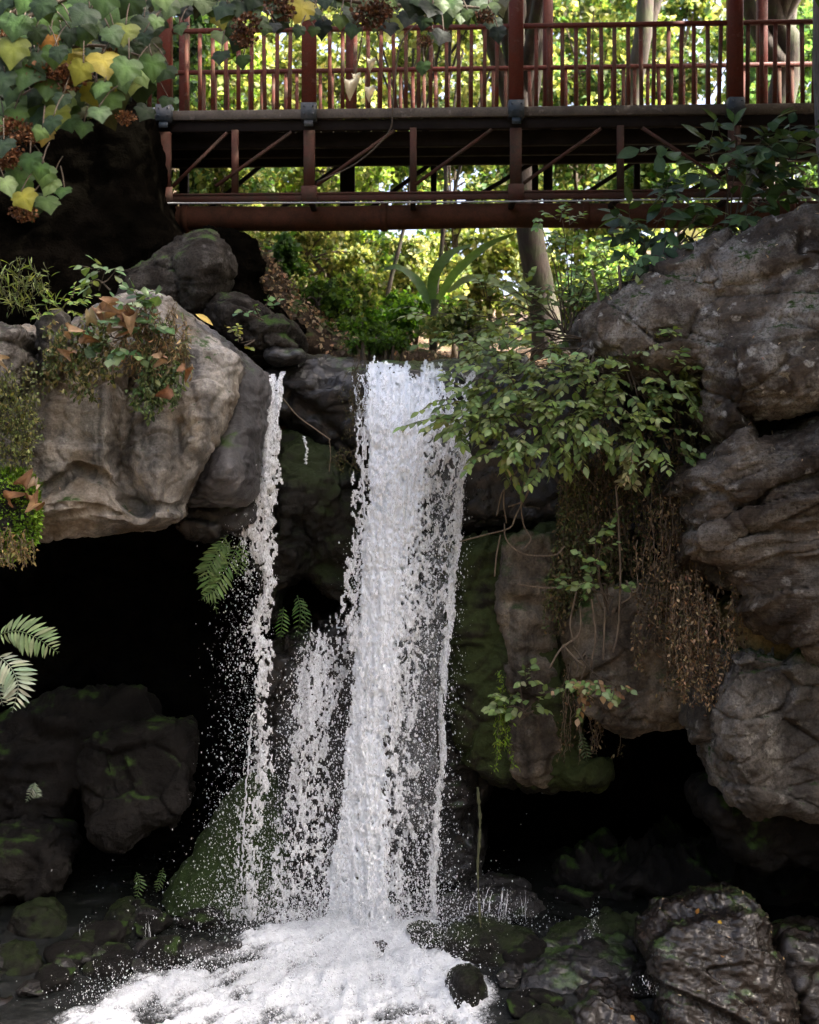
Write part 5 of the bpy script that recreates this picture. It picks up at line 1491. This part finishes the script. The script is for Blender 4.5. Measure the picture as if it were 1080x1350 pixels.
fern('grey green fern frond arching in from the left edge of the cave', [([(-6, 838, 0), (22, 832, -.05), (50, 842, -.1), (76, 860, -.12)], 30)], 11.6, [(.1, .14, .065), (.13, .17, .08)])
fern('pale silvery fern hanging at the left edge, below the grey green frond', [([(-6, 862, 0), (14, 880, -.05), (24, 905, -.1), (16, 938, -.12)], 30), ([(-16, 880, .1), (-4, 905, .05), (4, 930, 0)], 24)], 11.5, [(.2, .24, .18), (.26, .3, .23)])
fern('green fern drooping beside the thin left stream', [([(306, 712, 0), (288, 730, -.05), (276, 760, -.1), (286, 808, -.1)], 24), ([(318, 712, 0), (300, 745, -.1), (284, 775, -.12), (266, 790, -.12)], 22), ([(300, 705, 0), (280, 735, -.05), (262, 768, -.1)], 18), ([(322, 715, 0), (318, 738, 0), (312, 760, 0)], 14)], 13.9, [(.09, .15, .05), (.13, .2, .07)])
fern('small dark fern under the bulging boulder between the falls', [([(392, 785, 0), (396, 805, -.05), (392, 840, -.1)], 14), ([(374, 800, 0), (372, 820, -.05), (370, 842, -.1)], 12), ([(400, 790, 0), (402, 810, 0), (404, 836, 0)], 10)], 14.3, [(.05, .1, .025), (.07, .13, .03)])
fern('tiny pale fern on the black boulder in the left cave', [([(46, 1032, 0), (42, 1042, 0), (34, 1058, 0)], 10), ([(46, 1032, 0), (48, 1044, 0), (50, 1052, 0)], 9)], 13.7, [(.2, .25, .18)])
fern('dark fern in the shade left of the green mossy slab', [([(180, 1150, 0), (184, 1165, 0), (180, 1185, 0)], 11), ([(215, 1145, 0), (212, 1160, 0), (206, 1176, 0)], 9)], 13.8, [(.05, .09, .03)])
fern('drooping fern in the dark under the wall block', [([(765, 965, 0), (770, 985, 0), (775, 1005, 0)], 10)], 13.4, [(.06, .09, .04)])

# ---- the big-leaved tree hanging in from the left
gl, gs, parts = G(), G(), []
lv = [(10, 12, .9), (40, 8, 1), (22, 40, 1), (8, 60, .9), (75, 22, 1), (85, 18, 1.15), (110, 8, 1), (118, 30, 1), (140, 8, 1.1), (160, 25, 1.1), (178, 12, 1), (22, 68, .9), (55, 40, .9), (20, 75, 1.2), (66, 62, .8), (108, 60, .85), (86, 85, 1.25), (144, 52, .8), (166, 50, .9), (30, 55, 1),
      (14, 100, 1.1), (40, 105, 1.2), (60, 58, 1), (135, 92, 1.1), (160, 75, .8), (155, 110, 1.15), (170, 98, 1), (110, 100, .9), (200, 92, .95), (184, 122, .85), (125, 130, 1.1), (78, 140, 1.2), (45, 148, 1.1), (88, 150, .9), (150, 140, 1), (76, 158, .9), (20, 130, .8), (62, 185, .7),
      (90, 170, .8), (20, 225, .8), (40, 218, .8), (28, 245, 1.05), (60, 235, .8), (70, 250, .8), (60, 275, .8), (28, 268, .8), (5, 250, .8), (48, 160, .9), (5, 200, .8), (5, 150, .9), (130, 155, .7), (65, 120, .9), (100, 130, .8), (118, 50, .9), (60, 15, .9), (0, 30, 1), (190, 40, .9), (50, 85, .8), (95, 45, .8),
      # spray along the top of the frame
      (288, 30, .8), (300, 20, .8), (318, 60, .7), (310, 8, .8), (402, 20, .95), (395, 5, .8), (270, 10, .8), (340, 8, .8), (525, 35, .85), (520, 8, .7), (540, 30, .7), (570, 20, .8), (588, 30, .8), (600, 18, .8), (630, 15, .8), (455, 10, .8), (470, 25, .75), (575, 5, .9), (545, 8, .9), (640, 25, .7), (430, 5, .8), (250, 0, .9), (225, 15, .8), (215, 5, .9), (360, 5, .7), (495, 12, .8)]
ylw = {(14, 68), (86, 85), (66, 62), (125, 130), (20, 75), (110, 100), (78, 158), (108, 60), (402, 20), (166, 50), (288, 30), (28, 268), (62, 185), (525, 35), (395, 5), (184, 122), (135, 92), (76, 158)}
TD = 9.2
lv = lv + [(rng.uniform(215, 660), abs(rng.normal(0, 22)), rng.uniform(.5, .8)) for _ in range(46)]
lv = lv + [(u + rng.normal(0, 26), v + rng.normal(0, 20), s * rng.uniform(.6, .95)) for (u, v, s) in lv if rng.random() < .75]
for (u, v, s) in lv:
    yy = (u, v) in ylw
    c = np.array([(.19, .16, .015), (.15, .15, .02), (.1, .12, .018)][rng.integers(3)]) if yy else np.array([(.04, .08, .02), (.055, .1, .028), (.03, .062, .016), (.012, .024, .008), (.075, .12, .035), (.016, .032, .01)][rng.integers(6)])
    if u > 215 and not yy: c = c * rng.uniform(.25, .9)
    if (u, v) == (66, 62): c = np.array((.24, .11, .02))
    if (u, v) == (62, 185): c = np.array((.17, .12, .018))
    d0 = TD + rng.uniform(-.35, .35) + (.3 if u > 215 else 0)
    sz = .2 * s * d0 / TD
    top = P(u, v - 20 * s, d0)
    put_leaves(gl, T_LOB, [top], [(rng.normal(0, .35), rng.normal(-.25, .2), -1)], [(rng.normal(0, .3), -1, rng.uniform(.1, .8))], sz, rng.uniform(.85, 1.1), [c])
    st = P(u + rng.normal(0, 12), v - 20 * s - 28, d0 + .12)
    tube(gs, smooth_path([st, (st + top) / 2 + np.array([0, 0, .02]), top], 6), .005, 4)
for pl in ([(-90, 120), (-20, 60), (60, 10), (140, -20), (240, -60)], [(-90, 150), (-10, 110), (60, 70), (130, 60), (190, 75)], [(-80, 180), (0, 140), (70, 110), (130, 110), (180, 100)], [(-80, 190), (-20, 190), (20, 200), (40, 240)], [(-80, 160), (0, 30), (80, 0), (160, -10)], [(100, -60), (260, -30), (400, -12), (560, -8), (690, -20)], [(300, -25), (420, -8), (500, 6), (600, 8), (650, 12)]):
    tube(gs, smooth_path([P(a, b, TD + .2) for a, b in pl], 24), np.linspace(.024, .008, len(smooth_path([P(a, b, 9) for a, b in pl], 24))), 6)
# trunk out at the left bank, carrying these branches
tube(gs, smooth_path([P(-420, 1250, 9.6), P(-330, 700, 9.6), P(-240, 300, 9.5), P(-90, 140, TD + .2)], 24), np.linspace(.16, .05, len(smooth_path([P(0, 0, 9)] * 4, 24))), 10)
tube(gs, smooth_path([P(-330, 700, 9.6), P(-240, 100, 9.6), P(-60, -60, TD + .2), P(100, -60, TD + .2)], 24), np.linspace(.1, .022, len(smooth_path([P(0, 0, 9)] * 4, 24))), 8)
parts = [('leaves', gl, M['leaf']), ('branches', gs, M['stem'])]
T_PET = tmpl_ellipse()
n = 330       # leaves deeper in the crown, their dark colour standing for its shade
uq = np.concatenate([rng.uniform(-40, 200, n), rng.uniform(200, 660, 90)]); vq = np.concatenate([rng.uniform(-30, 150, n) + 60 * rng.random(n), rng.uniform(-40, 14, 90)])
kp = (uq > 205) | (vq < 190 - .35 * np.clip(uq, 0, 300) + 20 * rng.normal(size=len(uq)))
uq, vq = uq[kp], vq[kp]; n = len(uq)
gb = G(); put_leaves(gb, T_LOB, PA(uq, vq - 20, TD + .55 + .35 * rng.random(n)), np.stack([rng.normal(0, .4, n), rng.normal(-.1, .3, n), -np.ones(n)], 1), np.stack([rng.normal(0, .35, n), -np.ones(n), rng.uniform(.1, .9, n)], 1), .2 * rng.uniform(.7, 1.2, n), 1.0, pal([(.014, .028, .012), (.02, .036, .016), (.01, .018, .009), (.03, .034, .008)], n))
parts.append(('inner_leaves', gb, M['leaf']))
for (u, v, r) in [(58, 95, 22), (72, 100, 20), (100, 98, 18), (82, 108, 20), (20, 170, 20), (34, 180, 14), (12, 205, 18), (5, 212, 14), (165, 155, 12), (30, 280, 16), (145, 72, 12), (100, 92, 14), (326, 30, 17), (322, 50, 16), (368, 10, 18), (375, 18, 12), (490, 20, 22), (500, 10, 18), (560, 54, 10), (640, 22, 12), (15, 50, 14)]:
    g = G()
    n = 260
    dr = rdir(n)
    rad = r / F * TD
    put_leaves(g, T_PET, P(u, v, TD - .05) + dr * rad * rng.uniform(.3, 1.0, (n, 1)) * np.array([1.15, 1, .75]), dr + rng.normal(0, .5, (n, 3)), rdir(n), rad * .26 * rng.uniform(.6, 1.3, n), 1.1, pal(np.array([(.09, .04, .017), (.12, .052, .022), (.06, .028, .014), (.15, .075, .035)]) * (.45 if u > 250 else .8), n, .25))
    parts.append(('dried_flower_head', g, M['leaf_dry']))
multi('hanging_tree', parts, 'big leaved tree with yellowing leaves and brown dried flower balls at top left', 'tree')
g = G()
for (u, v, s) in [(460, 112, .8), (485, 122, .6), (468, 105, .5), (488, 85, .5)]:
    put_leaves(g, T_CURL, [P(u, v - 8, 9.4)], [(rng.normal(.2, .4), -.2, -1)], [(.2, -1, .2)], .17 * s, .8, [(.36, .33, .25)])
gs = G(); tube(gs, smooth_path([P(470, -30, 9.5), P(478, 30, 9.45), P(474, 70, 9.4), P(466, 106, 9.4)], 14), .006, 5)
multi('withered_twig', [('leaves', g, M['leaf_dry']), ('stem', gs, M['stem'])], 'single withered twig with pale curled leaves dangling in front of the railing', 'twig')

# ---- trees behind
def tree_trunk(gs, pts, r0, r1, sides=12):
    path = smooth_path(pts, 26)
    rad = np.linspace(r0, r1, len(path)) * (1 + .08 * fbm(np.stack([np.arange(len(path)) * .4] * 3, 1), 2, int(r0 * 1000)))
    rad[:3] *= np.array([1.5, 1.25, 1.08])
    tube(gs, path, rad, sides)
    return path


def crown_leaves(gl, c, rad, n, size, cols, clumps=26, tm=T_SIM, hole=.5):
    c = np.asarray(c, float); rad = np.asarray(rad, float)
    cl = c + rdir(clumps) * rad * rng.uniform(.35, 1.0, (clumps, 1))
    cr = rng.uniform(.16, .34, clumps) * rad.mean()
    tn = 1 + rng.normal(0, .22, clumps)
    k = rng.integers(0, clumps, n)
    pos = cl[k] + rdir(n) * (cr[k] * rng.random(n) ** .45)[:, None]
    put_leaves(gl, tm, pos, rdir(n, (0, 0, -.5)), rdir(n, (0, 0, .8)), size * rng.uniform(.6, 1.3, n), rng.uniform(.8, 1.3, n), pal(cols, n, .2) * tn[k][:, None].clip(.5, 1.5))
    return cl


def tree(label, trunk, r0, r1, crowns, n, size, cols, name='tree', mat='leaf_far', bark='bark', extra=()):
    gl, gs = G(), G()
    path = tree_trunk(gs, trunk, r0, r1)
    for (c, rad) in crowns:
        cl = crown_leaves(gl, c, rad, n, size, cols)
        for q in cl[:9]:
            b = path[int(len(path) * rng.uniform(.55, .98))]
            tube(gs, smooth_path([b, (b + q) / 2 + np.array([0, 0, .2]), q], 8), np.linspace(r1 * .8, .02, len(smooth_path([b, b, q], 8))), 6, cap=False)
    for e in extra:
        tube(gs, smooth_path(e, 16), np.linspace(r1, r1 * .5, len(smooth_path(e, 16))), 8)
    return multi(name, [('trunk', gs, M[bark]), ('crown', gl, M[mat])], label, 'tree')


CROWN = [(.05, .09, .025), (.07, .12, .03), (.04, .075, .02)]
tree('tall tree with a thick leaning trunk seen just under the pipe', [P(728, 470, 21), P(712, 380, 21), P(698, 300, 21), P(685, 150, 21), P(690, -200, 20.5)], .26, .17,
     [((2.4, 19.0, 19.6), (2.6, 2.2, 1.8)), ((.4, 16.4, 16.4), (2.8, 1.9, 1.8))], 3500, .3, CROWN)  # second crown added out of view to keep sun off the left bridge post
tree('straight brown trunked tree standing behind the right half of the railing', [P(800, 440, 25), P(800, 340, 25), P(830, 140, 24.5), P(850, 20, 24), P(856, -220, 24)], .2, .15,
     [((5.5, 23.5, 20.5), (2.6, 2.2, 1.8))], 1800, .3, CROWN)
tree('crooked dark ivy wrapped tree behind the right end of the railing', [P(990, 420, 20.5), P(1000, 250, 20.5), P(1030, 130, 20.5), P(1040, 60, 20.4), P(1020, 0, 20.2), P(1060, -200, 19.5)], .26, .18,
     [((6.8, 18.0, 16.2), (2.8, 2.2, 2.2))], 4000, .3, CROWN, extra=([P(1035, 90, 20.4), P(1012, 60, 20.3), P(985, 0, 20.2), P(960, -120, 20)],))
tree('slim grey trunk at the right edge of the picture in front of the bridge', [P(1096, 330, 14.6), P(1088, 200, 14.6), P(1082, 60, 14.6), P(1086, -100, 14.6), P(1100, -500, 14.6)], .1, .08,
     [((6.0, 14.2, 15.2), (3.2, 2.4, 2.2))], 6000, .3, CROWN, bark='bark_grey')
tree('thin pale sapling leaning in the sunlit clearing', [P(505, 430, 22), P(515, 370, 22), P(528, 320, 22), P(540, 250, 22), P(545, 60, 22)], .045, .025, [((.2, 22.0, 12.6), (1.2, 1.2, 1.0))], 900, .16, SUNNY)
tree('second thin sapling right of the leaning one, by the banana leaves', [P(568, 440, 21.5), P(575, 380, 21.5), P(582, 330, 21.5), P(588, 240, 21.5), P(592, 40, 21.5)], .05, .03, [((.9, 21.6, 13.0), (1.2, 1.2, 1.0))], 900, .16, SUNNY)

# unseen trees added on the right bank so their crowns shade the gorge
for lb, tx, ty, c, n in [('unseen broad crowned shade tree on the right bank nearest the fall', 9.0, 12.5, (3.2, 12.6, 15.6), 4500), ('unseen broad crowned shade tree on the right bank beside the bridge end', 9.6, 15.2, (7.4, 15.4, 15.8), 6000),
                         ('second unseen shade tree down the right bank', 9.4, 10.5, (6.6, 11.0, 14.8), 7000), ('unseen shade tree at the top of the right bank', 12.5, 12.5, (10.8, 13.2, 15.0), 7000),
                         ('unseen shade tree lower on the right bank', 12.0, 8.5, (10.4, 9.4, 14.2), 7000), ('far unseen shade tree on the right bank', 15.5, 11.0, (14.8, 11.2, 14.0), 8000), ('slender unseen shade tree leaning over the near right bank', 9.0, 8.4, (3.0, 9.6, 15.8), 4000), ('young unseen shade tree on the near right bank', 8.6, 6.2, (4.6, 7.6, 14.8), 3500), ('outermost unseen shade tree on the right bank', 18.5, 10.0, (18.0, 10.2, 12.5), 7000)]:
    b0 = np.array([tx, ty, float(ground_z(np.array([tx]), np.array([ty]))[0]) - .2]); c = np.array(c)
    tree(lb, [b0, b0 + np.array([.1, 0, 3.0]), (b0 + c) / 2 + np.array([.4, 0, 1.0]), c], .24, .1, [(c, (3.0, 2.6, 2.0)), (c + np.array([2.6, .3, -4.2]), (2.0, 2.2, 1.6))], n, .36, CROWN)

# banana-like plant in the clearing
def blade(g, pts, wid, col, d):
    path = smooth_path([P(a, b, d + dd) for a, b, dd in pts], 20)
    tan = nrm(np.gradient(path, axis=0))
    n = nrm(np.cross(tan, np.cross(UP + TOCAM * .6, tan)))
    side = nrm(np.cross(tan, UP + TOCAM * .7))
    t = np.linspace(0, 1, len(path))
    w = wid * np.sin(np.pi * (.06 + .9 * t)) ** .6
    V, K = [], 5
    for j, s in enumerate((-1, -.5, 0, .5, 1)):
        V.append(path + side * (w * s * (1 + .06 * np.sin(t * 40 + j)))[:, None] - UP * (.25 * w * (1 - abs(s)))[:, None])
    V = np.stack(V, 1).reshape(-1, 3)
    i = np.arange(len(path) - 1)[:, None] * K; k = np.arange(K - 1)[None]
    g.add(V, np.stack([i + k, i + k + 1, i + K + k + 1, i + K + k], -1).reshape(-1, 4), np.array(col))


parts = []
for pts, w, col in [([(575, 400, 0), (600, 360, 0), (640, 325, 0), (678, 308, 0)], .13, (.08, .15, .04)), ([(590, 385, 0), (620, 366, 0), (660, 375, 0), (700, 402, -.2)], .14, (.13, .19, .08)),
                    ([(570, 400, 0), (572, 365, .1), (592, 335, .3), (622, 322, .4)], .12, (.06, .12, .03)), ([(565, 400, 0), (550, 370, .3), (525, 352, .3), (505, 356, .3)], .12, (.05, .11, .025))]:
    g = G(); blade(g, pts, w * .75, col, 18.6); parts.append(('leaf_blade', g, M['leaf_far']))
g = G(); tube(g, smooth_path([P(572, 462, 18.7), P(572, 430, 18.6), P(574, 395, 18.6)], 8), [.07] * 7, 8) if False else tube(g, np.array([P(572, 462, 18.7), P(572, 430, 18.6), P(574, 395, 18.6)]), .06, 8)
parts.append(('stalk', g, M['twig_green']))
multi('banana_plant', parts, 'banana like plant with long arching blades in the sunlit clearing', 'plant')

# bushes and small trees of the wood behind: each its own
def wood_tree(label, c, rad, n, size, cols, name='bush', cat='bush'):
    gl, gs = G(), G()
    c = np.array(c, float)
    cl = crown_leaves(gl, c, rad, n, size, cols, 34)
    gz0 = float(ground_z(np.array([c[0]]), np.array([c[1]]))[0])
    base = np.array([c[0], c[1], gz0 - .1])
    tube(gs, smooth_path([base, (base + c) / 2 + rng.normal(0, .15, 3), c], 10), np.linspace(.08, .03, len(smooth_path([base, base, c], 10))), 7)
    for q in cl[:12]:
        b = base + (c - base) * rng.uniform(.4, 1)
        tube(gs, smooth_path([b, (b + q) / 2 + np.array([0, 0, .1]), q], 6), .02, 5, cap=False)
    multi(name, [('foliage', gl, M['leaf_far']), ('stems', gs, M['stem'])], label, cat)


def wd(u, v, d): return P(u, v, d)


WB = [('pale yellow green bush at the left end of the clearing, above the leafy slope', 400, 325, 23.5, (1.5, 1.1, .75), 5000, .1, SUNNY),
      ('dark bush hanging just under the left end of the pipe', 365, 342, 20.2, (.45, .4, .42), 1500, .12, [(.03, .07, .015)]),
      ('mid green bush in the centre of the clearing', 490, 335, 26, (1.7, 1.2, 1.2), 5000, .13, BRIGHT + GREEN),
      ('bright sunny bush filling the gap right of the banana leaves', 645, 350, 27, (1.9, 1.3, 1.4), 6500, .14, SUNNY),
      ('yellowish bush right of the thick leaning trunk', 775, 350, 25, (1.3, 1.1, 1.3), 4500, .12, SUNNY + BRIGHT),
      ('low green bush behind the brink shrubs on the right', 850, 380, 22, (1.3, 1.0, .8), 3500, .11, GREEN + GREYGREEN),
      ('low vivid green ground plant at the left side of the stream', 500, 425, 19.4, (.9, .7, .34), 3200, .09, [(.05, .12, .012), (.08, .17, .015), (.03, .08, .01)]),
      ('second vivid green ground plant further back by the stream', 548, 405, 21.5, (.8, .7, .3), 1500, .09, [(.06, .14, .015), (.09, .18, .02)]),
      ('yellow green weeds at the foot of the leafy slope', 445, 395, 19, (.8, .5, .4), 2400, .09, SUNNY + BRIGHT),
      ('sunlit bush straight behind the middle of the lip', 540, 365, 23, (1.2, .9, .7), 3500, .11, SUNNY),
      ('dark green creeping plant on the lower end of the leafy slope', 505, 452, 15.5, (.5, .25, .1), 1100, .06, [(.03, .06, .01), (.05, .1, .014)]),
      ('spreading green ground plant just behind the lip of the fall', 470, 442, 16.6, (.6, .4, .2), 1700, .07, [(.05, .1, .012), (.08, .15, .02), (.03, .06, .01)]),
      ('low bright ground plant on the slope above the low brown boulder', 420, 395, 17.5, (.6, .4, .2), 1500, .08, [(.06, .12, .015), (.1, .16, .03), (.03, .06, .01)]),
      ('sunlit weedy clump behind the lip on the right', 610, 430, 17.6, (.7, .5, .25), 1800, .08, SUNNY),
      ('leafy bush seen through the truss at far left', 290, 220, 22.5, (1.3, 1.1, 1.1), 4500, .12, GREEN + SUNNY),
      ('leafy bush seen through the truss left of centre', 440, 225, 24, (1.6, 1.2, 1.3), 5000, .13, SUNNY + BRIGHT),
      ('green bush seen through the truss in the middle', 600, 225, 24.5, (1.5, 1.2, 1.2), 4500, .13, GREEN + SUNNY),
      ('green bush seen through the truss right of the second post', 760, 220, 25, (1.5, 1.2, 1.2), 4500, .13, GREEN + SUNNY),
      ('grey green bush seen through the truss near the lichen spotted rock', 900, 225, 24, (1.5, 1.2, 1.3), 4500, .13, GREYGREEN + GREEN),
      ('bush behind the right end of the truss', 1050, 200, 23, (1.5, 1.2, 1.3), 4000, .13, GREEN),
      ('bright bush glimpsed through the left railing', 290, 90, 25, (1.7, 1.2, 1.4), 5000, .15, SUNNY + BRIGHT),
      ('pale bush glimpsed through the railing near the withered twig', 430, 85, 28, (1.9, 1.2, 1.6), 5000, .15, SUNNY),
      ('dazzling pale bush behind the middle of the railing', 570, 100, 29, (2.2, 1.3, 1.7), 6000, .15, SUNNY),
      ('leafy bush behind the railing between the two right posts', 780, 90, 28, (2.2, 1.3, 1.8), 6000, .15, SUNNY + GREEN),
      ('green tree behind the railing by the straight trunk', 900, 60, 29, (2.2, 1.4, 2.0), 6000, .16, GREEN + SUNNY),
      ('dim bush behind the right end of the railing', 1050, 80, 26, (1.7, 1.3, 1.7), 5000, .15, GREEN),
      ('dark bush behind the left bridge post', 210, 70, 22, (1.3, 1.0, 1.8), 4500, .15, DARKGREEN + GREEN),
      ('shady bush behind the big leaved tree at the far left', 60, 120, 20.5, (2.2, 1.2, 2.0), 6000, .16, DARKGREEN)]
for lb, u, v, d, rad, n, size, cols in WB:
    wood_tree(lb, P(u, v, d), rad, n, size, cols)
# the wood behind reads as one mass
g = G()
for k in range(150):
    y = rng.uniform(31, 46); x = rng.uniform(-.42, .42) * y
    z = rng.uniform(7.5, 22)
    crown_leaves(g, (x, y, z), (2.2, 1.8, 1.7), 520, .3, [(.15, .19, .065), (.22, .24, .1), (.07, .11, .03), (.28, .29, .14), (.035, .055, .018)], 9)
single('distant_wood', g, M['leaf_far'], kind='stuff')
# the wood on the near bank and on both sides, out of the picture, closes the low sky
g = G()
for k in range(240):
    a = rng.uniform(-2.5, 2.5)
    rr_ = rng.uniform(13.5, 22)
    x, y = rr_ * math.sin(a), 8 - rr_ * math.cos(a)
    if y > 26 or (x > 5 and y > 11): continue
    crown_leaves(g, (x, y, rng.uniform(2, 15)), (2.6, 2.6, 2.2), 330, .5, CROWN, 9)
single('surrounding_wood', g, M['leaf_far'], kind='stuff')
# leaf litter on slope, rocks and ledges
def litter(name, spots, n, size, cols):
    g = G()
    for (u0, v0, u1, v1, d0, d1, m) in spots:
        t = rng.random(m)
        u = u0 + (u1 - u0) * rng.random(m); v = v0 + (v1 - v0) * t
        put_leaves(g, T_SIM, PA(u, v, d0 + (d1 - d0) * t), rdir(m) * np.array([1, .6, .3]), rdir(m, (0, -.7, 1.5)), size * rng.uniform(.4, 1.3, m), .8, pal(cols, m, .25))
    single(name, g, M['leaf_dry'], kind='stuff')
g = G()
for nm_, cnt_, zmin in (('big lichen spotted', 520, .25), ('pale overhanging', 160, .35), ('layered brown rock', 120, .4), ('large wet brown boulder', 60, .2)):
    ob = [o for o in bpy.data.objects if str(o.get('label', '')).startswith(nm_)][0]
    nv = len(ob.data.vertices)
    co = np.empty(nv * 3, np.float32); ob.data.vertices.foreach_get('co', co)
    no = np.empty(nv * 3, np.float32); ob.data.vertices.foreach_get('normal', no)
    co = co.reshape(-1, 3) + np.array(ob.location); no = no.reshape(-1, 3)
    k_ = rng.choice(np.where((no[:, 2] > zmin) & (no[:, 1] < .5))[0], cnt_)
    put_leaves(g, T_SIM, co[k_] + no[k_] * .008, rdir(cnt_), no[k_] + rng.normal(0, .35, (cnt_, 3)), .05 * rng.uniform(.4, 1.4, cnt_), .35, pal([(.4, .31, .2), (.3, .21, .12), (.45, .38, .28)], cnt_, .2))
single('fallen_flecks', g, M['leaf_dry'], kind='stuff')
sl = [o for o in bpy.data.objects if o.name.startswith('bank')][0]
pv = np.array([tuple(sl.location + v.co) for v in sl.data.vertices]); pn = np.array([tuple(v.normal) for v in sl.data.vertices])
kk = np.where((pn[:, 1] < .1) & (pn[:, 2] > -.2))[0]; kk = rng.choice(kk, 1500)
g = G(); put_leaves(g, T_SIM, pv[kk] + pn[kk] * .02, rdir(1500), pn[kk] + rng.normal(0, .3, (1500, 3)), .075 * rng.uniform(.5, 1.3, 1500), .8, pal(DRY + DRYDARK + DRYDARK, 1500, .25))
single('leaf_litter', g, M['leaf_dry'], kind='stuff')
n = 5200
xx = rng.uniform(-6, 6, n); yy = rng.uniform(17.6, 27, n)
g = G()
put_leaves(g, T_SIM, np.stack([xx, yy, ground_z(xx, yy) + .02], 1), rdir(n) * np.array([1, 1, .2]), rdir(n, (0, -.2, 2)), .11 * rng.uniform(.5, 1.3, n), .8, pal(DRY + DRYDARK, n, .25))
single('leaf_litter', g, M['leaf_dry'], kind='stuff')

# ================================================================== LIGHT, SKY, CAMERA
SUN = Vector((.62, -.15, .75)).normalized()
sd = bpy.data.lights.new('sun', 'SUN'); sd.energy = 2.7; sd.angle = R(.5); sd.color = (1, .95, .86)
so = bpy.data.objects.new('sun', sd); so.rotation_euler = SUN.to_track_quat('Z', 'Y').to_euler(); so.location = (0, 0, 30); COL.objects.link(so)
w = bpy.data.worlds.new('World'); scene.world = w; w.use_nodes = True
nt = w.node_tree; nt.nodes.clear()
wo = nt.nodes.new('ShaderNodeOutputWorld'); bg = nt.nodes.new('ShaderNodeBackground'); sk = nt.nodes.new('ShaderNodeTexSky')
sk.sky_type = 'NISHITA'; sk.sun_disc = False; sk.sun_elevation = math.asin(SUN.z); sk.sun_rotation = math.atan2(SUN.x, SUN.y); sk.air_density = .4; sk.dust_density = 8.0; sk.ozone_density = .3
bg.inputs['Strength'].default_value = .15
nt.links.new(sk.outputs[0], bg.inputs[0]); nt.links.new(bg.outputs[0], wo.inputs[0])

cd = bpy.data.cameras.new('camera'); cam = bpy.data.objects.new('camera', cd); COL.objects.link(cam)
cam.location = (0, 0, HC); cam.rotation_euler = (R(90), 0, 0)
cd.sensor_fit = 'HORIZONTAL'; cd.sensor_width = 36.0; cd.lens = 36.0 * F / 1080.0
cd.shift_y = -(675.0 - HROW) / 1080.0
cd.clip_start = .1; cd.clip_end = 1000
cd.dof.use_dof = True; cd.dof.focus_distance = 12.6; cd.dof.aperture_fstop = 2.0
scene.camera = cam
vs = scene.view_settings
scene.display_settings.display_device = 'sRGB'
vs.view_transform = 'Standard'; vs.look = 'None'; vs.exposure = 3.3; vs.gamma = 1.0
scene.cycles.max_bounces = 8; scene.cycles.diffuse_bounces = 4; scene.cycles.transparent_max_bounces = 24
scene.cycles.use_denoising = True; scene.cycles.sample_clamp_indirect = 6.0
scene.render.film_transparent = False
